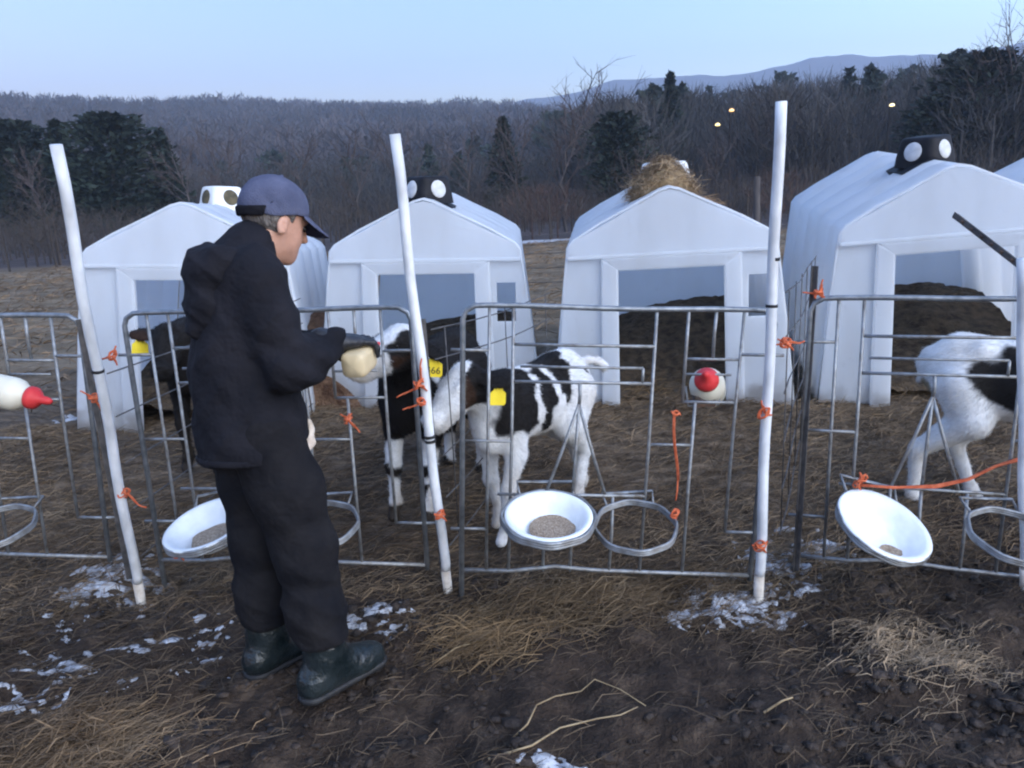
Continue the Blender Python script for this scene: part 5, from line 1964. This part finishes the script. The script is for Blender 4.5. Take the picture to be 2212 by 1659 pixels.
    # trousers
    def trousers(P):
        d = ell_(P, (0.0, 0, 0.93), (0.135, 0.17, 0.14))
        for s_ in (-1, 1):
            k_, a_ = kn[s_], an[s_]
            sh_ = tuple((np.array(k_) * 0.5 + np.array(a_) * 0.5) + np.array([-0.004, 0, 0]))
            lg = chain(P, [(hip[s_], 0.122), ((0.5 * (hip[s_][0] + k_[0]) + 0.01, 0.5 * (hip[s_][1] + k_[1]), 0.7), 0.108), (k_, 0.092), (sh_, 0.085), ((a_[0] - 0.0, a_[1], 0.2), 0.083)], 0.06)
            d = smin(d, lg, 0.03)
        w_ = np.sin(P[:, 2] * 46 + P[:, 0] * 25 + 2.2 * np.sin(P[:, 1] * 14 + P[:, 2] * 9))
        fold = np.abs(np.sin(P[:, 2] * 27 + P[:, 0] * 16 - P[:, 1] * 12 + 1.6 * n3(P, 8, 62)))
        d = d - 0.007 * (1 - fold) ** 2 * np.clip((0.62 - P[:, 2]) / 0.2, 0.1, 1) + 0.0015 * w_ + 0.002 * n3(P, 13, 15) + 0.002 * n3(P, 40, 16)
        d = smax(d, 0.185 + 0.01 * n3(P, 14, 17) - P[:, 2], 0.012)
        return smax(d, P[:, 2] - 1.0, 0.01)
    V, Fq = sdf_mesh(trousers, (-0.3, -0.36, 0.1), (0.36, 0.3, 1.02), 0.009)
    obj('trousers', mesh_np('trousers', relax(V, Fq, 1, 0.4), Fq, True), M['trousers'], PR)

    for s_ in (-1, 1):
        a_, t_, h_ = np.array(an[s_]), np.array(toe[s_]), np.array(HL_[s_])

        def boot(P):
            d = chain(P, [(tuple(a_ + np.array([0, 0, 0.2])), 0.07), (tuple(a_ + np.array([0, 0, 0.06])), 0.062), (tuple(h_ * 0.6 + a_ * 0.4), 0.052)], 0.03)
            d = smin(d, cone_(P, h_ + np.array([0, 0, 0.012]), t_, 0.05, 0.044), 0.04)
            d = smin(d, cone_(P, a_ + np.array([0.02, 0, 0.01]), t_ * 0.75 + a_ * 0.25 + np.array([0, 0, -0.01]), 0.052, 0.045), 0.04)
            d = d + 0.003 * n3(P, 40, 20)
            return smax(d, -(P[:, 2] - 0.008), 0.006)
        V, Fq = sdf_mesh(boot, np.minimum(h_, t_) - np.array([0.12, 0.12, 0.06]), np.array([max(h_[0], t_[0]), max(h_[1], t_[1]), 0.34]) + np.array([0.12, 0.12, 0]), 0.0075)
        bo = obj('boot', mesh_np('boot', relax(V, Fq, 1), Fq, True), M['boot'], PR)

        def sole(P):
            d = cone_(P, h_ * np.array([1, 1, 0]) + np.array([0, 0, 0.03]), t_ * np.array([1, 1, 0]) + np.array([0, 0, 0.03]), 0.056, 0.05)
            return smax(d, np.abs(P[:, 2] - 0.012) - 0.013, 0.005)
        V, Fq = sdf_mesh(sole, np.minimum(h_, t_) - np.array([0.1, 0.1, 0.08]), np.maximum(h_, t_) + np.array([0.1, 0.1, 0.08]), 0.0075)
        obj('sole', mesh_np('sole', V, Fq, True), M['dark_tape'], bo)

    # gloved hands
    def glove(P, s_):
        w_ = np.array(wr[s_])
        fd = np.array([0.93, -0.1 * s_ * 0 + (0.12 if s_ < 0 else -0.5), -0.12])
        fd /= np.linalg.norm(fd)
        side = np.cross(fd, [0, 0, 1.0])
        side /= np.linalg.norm(side)          # to the right of the fingers
        up = np.cross(side, fd)
        palm = w_ + fd * 0.065
        Rp = np.stack([fd, side, up], 1)
        d = cone_(P, w_ - fd * 0.03, w_ + fd * 0.02, 0.046, 0.036)
        d = smin(d, ell_(P, palm, (0.054, 0.05, 0.025), Rp), 0.02)
        for i_, (off, ln, r_) in enumerate([(-0.041, 0.082, 0.0112), (-0.014, 0.094, 0.0118), (0.014, 0.088, 0.0114), (0.04, 0.07, 0.0102)]):
            b0 = palm + fd * 0.035 + side * off
            p1 = b0 + fd * ln * 0.42 + up * 0.004 - up * 0.01 * i_ * 0.2
            p2 = p1 + (fd * 0.62 - up * 0.72) * ln * 0.36
            p3 = p2 + (fd * 0.1 - up * 0.95) * ln * 0.3
            d = smin(d, chain(P, [(tuple(b0), r_ * 1.1), (tuple(p1), r_ * 1.05), (tuple(p2), r_), (tuple(p3), r_ * 0.85)], 0.005), 0.005)
        tb = palm - fd * 0.02 - side * 0.036 * (1 if s_ < 0 else -1)
        t1 = tb + (fd * 0.5 - side * 0.45 * (1 if s_ < 0 else -1) - up * 0.5) * 0.045
        t2 = t1 + (fd * 0.75 - up * 0.6) * 0.036
        d = smin(d, chain(P, [(tuple(tb), 0.018), (tuple(t1), 0.0148), (tuple(t2), 0.012)], 0.008), 0.012)
        return d + 0.0012 * n3(P, 120, 30)
    for s_ in (-1, 1):
        w_ = np.array(wr[s_])
        V, Fq = sdf_mesh(lambda P: glove(P, s_), w_ - np.array([0.09, 0.2, 0.15]), w_ + np.array([0.28, 0.16, 0.1]), 0.0046)
        obj('glove', mesh_np('glove', relax(V, Fq, 1, 0.4), Fq, True), M['glove'], PR)


person()
tag(PR, 'person in a black hooded jacket, blue cap and dark boots feeding a calf', 'person')
bd_ = Vector((0.2, 0.96, 0.12)).normalized()
bottle(PR.matrix_basis @ Vector((0.335, -0.14, 1.095)) - bd_ * 0.085, bd_, 'cream square bottle held in the person\'s gloved hand', 0.16, 0.041, 'bottle_cream', 1.0)

# ------------------------------------------------------------------ snow patches
def snow(cx, cy, sx, sy, seed, th, label):
    n_ = 90
    X, Y = np.meshgrid(np.linspace(-1, 1, n_), np.linspace(-1, 1, n_))
    rr = np.sqrt(X ** 2 + Y ** 2)
    wx, wy = cx + X * sx, cy + Y * sy
    val = fbm(wx * 3.0 + seed, wy * 3.0, 4) * 0.9 + fbm(wx * 9 + seed, wy * 22, 3) * 1.3 + fbm(wx * 40, wy * 55 + seed, 2) * 0.9 + 0.32 * (1 - rr * 1.25)
    hgt = np.clip((val - th) * 0.03, -0.02, 0.005)
    Z = ground_z(wx, wy) + np.where(val > th, 0.003 + hgt, -0.01)
    keep = val > th
    i_ = np.arange(n_ - 1)[:, None] * n_ + np.arange(n_ - 1)[None, :]
    Fq = np.stack([i_, i_ + 1, i_ + n_ + 1, i_ + n_], -1).reshape(-1, 4)
    kf = keep.ravel()[Fq].any(1)
    Fq = Fq[kf]
    v_ = np.stack([wx, wy, Z], -1).reshape(-1, 3)
    us, inv = np.unique(Fq, return_inverse=True)
    o = obj('snow', mesh_np('snow', v_[us], inv.reshape(-1, 4), True), M['snow'])
    kind(o, 'stuff', label)


def gp(px, py):
    d = ray(px, py)
    t = (0.03 - EYE[2]) / d[2]
    p = EYE + d * t
    for _ in range(6):
        t = (float(ground_z(p[0], p[1])) - EYE[2]) / d[2]
        p = EYE + d * t
    return p


for k, (px, py, sx, sy, th, lab) in enumerate([
        (1565, 1290, 0.27, 0.22, 0.10, 'icy snow patch left of the right pole foot'), (1680, 1215, 0.14, 0.3, 0.2, 'thin snow right of the right pole'),
        (1770, 1190, 0.2, 0.18, 0.22, 'thin snow left of the tipped bowl'), (230, 1275, 0.35, 0.28, 0.2, 'snow streaks left of the leftmost pole foot'),
        (130, 1440, 0.36, 0.25, 0.14, 'snow streaks at the lower left'), (30, 1510, 0.24, 0.2, 0.16, 'snow at the left edge'),
        (430, 1385, 0.22, 0.28, 0.22, 'snow streak left of the boots'), (815, 1325, 0.2, 0.18, 0.2, 'snow behind the front boot'),
        (1195, 1652, 0.12, 0.05, 0.16, 'snow at the bottom edge'), (160, 905, 0.24, 0.1, 0.1, 'snow at the foot of the leftmost hutch')]):
    q = gp(px, py)
    snow(q[0], q[1], sx, sy, 7.7 * k, th + 0.09, lab)
for k, (px, py, Y, sx, sy) in enumerate([(1165, 512, 24.5, 1.1, 0.7), (1190, 503, 25.5, 0.9, 0.5)]):
    q = at(px, py, Y)
    snow(q[0], Y, sx, sy, 3.1 * k + 50, -0.05, ['strip of snow at the far edge of the field', 'smaller strip of snow behind the field'][k])


# ------------------------------------------------------------------ churned mud clods
def clods(n, label):
    bm = bmesh.new()
    bmesh.ops.create_icosphere(bm, subdivisions=1, radius=1.0)
    bv = np.array([q.co[:] for q in bm.verts])
    bf = np.array([[q.index for q in f_.verts] for f_ in bm.faces])
    bm.free()
    x = rng.uniform(-3.0, 3.0, n * 3)
    y = rng.uniform(0.9, 3.0, n * 3)
    k = rng.random(n * 3) < np.clip(0.25 + 1.6 * fbm(x * 1.6 + 31, y * 1.6, 3), 0, 1)
    x, y = x[k][:n], y[k][:n]
    n = len(x)
    s_ = np.minimum(0.011 * rng.lognormal(0, 0.45, n), 0.021)
    jit = 1 + rng.normal(0, 0.22, (n, len(bv), 1))
    sc = np.stack([rng.uniform(0.8, 1.7, n), rng.uniform(0.8, 1.7, n), rng.uniform(0.4, 0.8, n)], -1)
    V_ = bv[None] * jit * sc[:, None] * s_[:, None, None]
    V_ += np.stack([x, y, ground_z(x, y) + s_ * 0.12], -1)[:, None]
    F_ = bf[None] + (np.arange(n) * len(bv))[:, None, None]
    o = obj('mud_clods', mesh_np('mud_clods', V_.reshape(-1, 3), F_.reshape(-1, 3), True), M['clod'])
    kind(o, 'stuff', label)


clods(6000, 'churned clods of dark mud in front of the pens')


# ------------------------------------------------------------------ straw litter
def area(n, x0, x1, y0, y1, dens=None, lift=0.008):
    m_ = int(n * 4.5)
    x = rng.uniform(x0, x1, m_)
    y = rng.uniform(y0, y1, m_)
    if dens is not None:
        k = rng.random(m_) < dens(x, y)
        x, y = x[k], y[k]
    x, y = x[:n], y[:n]
    return np.stack([x, y, ground_z(x, y) + lift * rng.random(len(x))], -1)


def dens_front(x, y):
    return np.clip(0.16 + 1.5 * fbm(x * 1.3 + 4, y * 1.3 + 8, 3) + 0.35 * np.exp(-((y - 2.65) / 0.35) ** 2) * (x > -0.5), 0.05, 1)


def dens_pen(x, y):
    return np.clip(0.6 + 1.2 * fbm(x * 1.7, y * 1.7 + 3, 3), 0.1, 1)


lay = obj('straw_litter', strands(24000, lambda n: area(n, -3.2, 3.2, 0.9, 3.0, dens_front), 0.085, 0.0025, 'straw_litter', (0.10, 0.09, 0.085), (0.7, 0.64, 0.57), 0.012, R(20)), M['straw'])
kind(lay, 'stuff', 'loose straw trodden into the mud in front of the pens')
lay = obj('pen_straw', strands(62000, lambda n: area(n, -4.2, 4.4, 2.9, 5.1, dens_pen), 0.1, 0.003, 'pen_straw', (0.22, 0.2, 0.175), (1.15, 1.05, 0.92), 0.02, R(12)), M['straw'])
kind(lay, 'stuff', 'straw bedding covering the pens')
lay = obj('field_grass', strands(26000, lambda n: area(n, -14, 12, 5.2, 24, None, 0.03), 0.22, 0.012, 'field_grass', (0.4, 0.34, 0.28), (1.1, 0.95, 0.78), 0.05, R(5)), M['straw'])
kind(lay, 'stuff', 'dead flattened grass on the field')


def clump(px, py, sx, sy, n, L, lo_, hi_, label, hgt=0.05):
    q = gp(px, py)

    def f_(m_):
        x = q[0] + rng.normal(0, sx, m_)
        y = q[1] + rng.normal(0, sy, m_)
        e = np.exp(-((x - q[0]) / sx) ** 2 / 2 - ((y - q[1]) / sy) ** 2 / 2)
        return np.stack([x, y, ground_z(x, y) + 0.004 + hgt * e * rng.random(m_)], -1)
    o = obj('straw_clump', strands(n, f_, L, 0.0026, 'straw_clump', lo_, hi_, 0.02, R(22)), M['straw'])
    tag(o, label, 'straw clump', 'clumps of pale straw on the mud')


clump(150, 1620, 0.17, 0.1, 2600, 0.1, (0.35, 0.3, 0.25), (1.15, 1.02, 0.86), 'pale straw clump at the bottom left corner')
clump(1995, 1420, 0.13, 0.11, 1500, 0.06, (0.55, 0.52, 0.48), (1.5, 1.42, 1.3), 'pale straw clump right of the tipped bowl, on bare mud', 0.012)
clump(1050, 1395, 0.12, 0.08, 900, 0.12, (0.35, 0.3, 0.22), (1.3, 1.12, 0.85), 'straw clump right of the front boot')
clump(1240, 1310, 0.26, 0.1, 2000, 0.12, (0.3, 0.25, 0.18), (0.85, 0.8, 0.7), 'straw clump under the middle bowl')
clump(1470, 1270, 0.2, 0.08, 1000, 0.12, (0.3, 0.25, 0.18), (0.85, 0.8, 0.7), 'straw clump under the empty ring')
clump(1420, 850, 0.16, 0.16, 1500, 0.1, (0.5, 0.42, 0.3), (1.5, 1.3, 0.95), 'yellowish straw clump at the door of the hay topped hutch', 0.08)


def stick(pts, r_, label):
    m_ = MB()
    P_ = []
    for px, py, dz in pts:
        q = gp(px, py)
        P_.append(Vector((q[0], q[1], q[2] + 0.008 + dz)))
    n_ = len(P_)
    m_.tube(P_, [r_ * (1 - 0.6 * k / n_) for k in range(n_)], 6)
    tag(m_.build('stalk', M['hay']), label, 'stalk', 'long pale stalks on the mud')


stick([(1055, 1645, 0), (1150, 1622, 0.01), (1210, 1590, 0.02), (1290, 1570, 0.02), (1340, 1556, 0.01), (1378, 1532, 0.0)], 0.0035, 'long pale curved stalk nearest the bottom edge')
stick([(1105, 1602, 0), (1140, 1576, 0.01), (1160, 1540, 0.02), (1200, 1518, 0.015), (1255, 1504, 0.01), (1285, 1484, 0.02), (1340, 1500, 0.01), (1395, 1530, 0)], 0.003, 'thin bent stalk just above the longest pale stalk')
stick([(1650, 1545, 0), (1690, 1525, 0.01), (1712, 1518, 0.01)], 0.004, 'short pale stalk right of the long ones')
stick([(935, 1440, 0), (985, 1415, 0.02), (1040, 1398, 0.02), (1085, 1382, 0.01)], 0.003, 'pale stalk lying across the straw clump right of the boot')

# ------------------------------------------------------------------ haze: pale even air round the whole place


bmh = bmesh.new()
bmesh.ops.create_cube(bmh, size=1.0)
bmesh.ops.scale(bmh, vec=(4200, 2000, 330), verts=bmh.verts)
bmesh.ops.translate(bmh, vec=(300, 940, 330 / 2 - 12), verts=bmh.verts)
hm_ = bpy.data.materials.new('evening_haze')
hm_.use_nodes = True
nt = hm_.node_tree
nt.nodes.clear()
pv = nt.nodes.new('ShaderNodeVolumePrincipled')
pv.inputs['Color'].default_value = (0.66, 0.8, 1.0, 1)
pv.inputs['Density'].default_value = 0.0006
ou = nt.nodes.new('ShaderNodeOutputMaterial')
nt.links.new(pv.outputs[0], ou.inputs['Volume'])
hz = bm_obj('haze', bmh, hm_)
kind(hz, 'stuff')
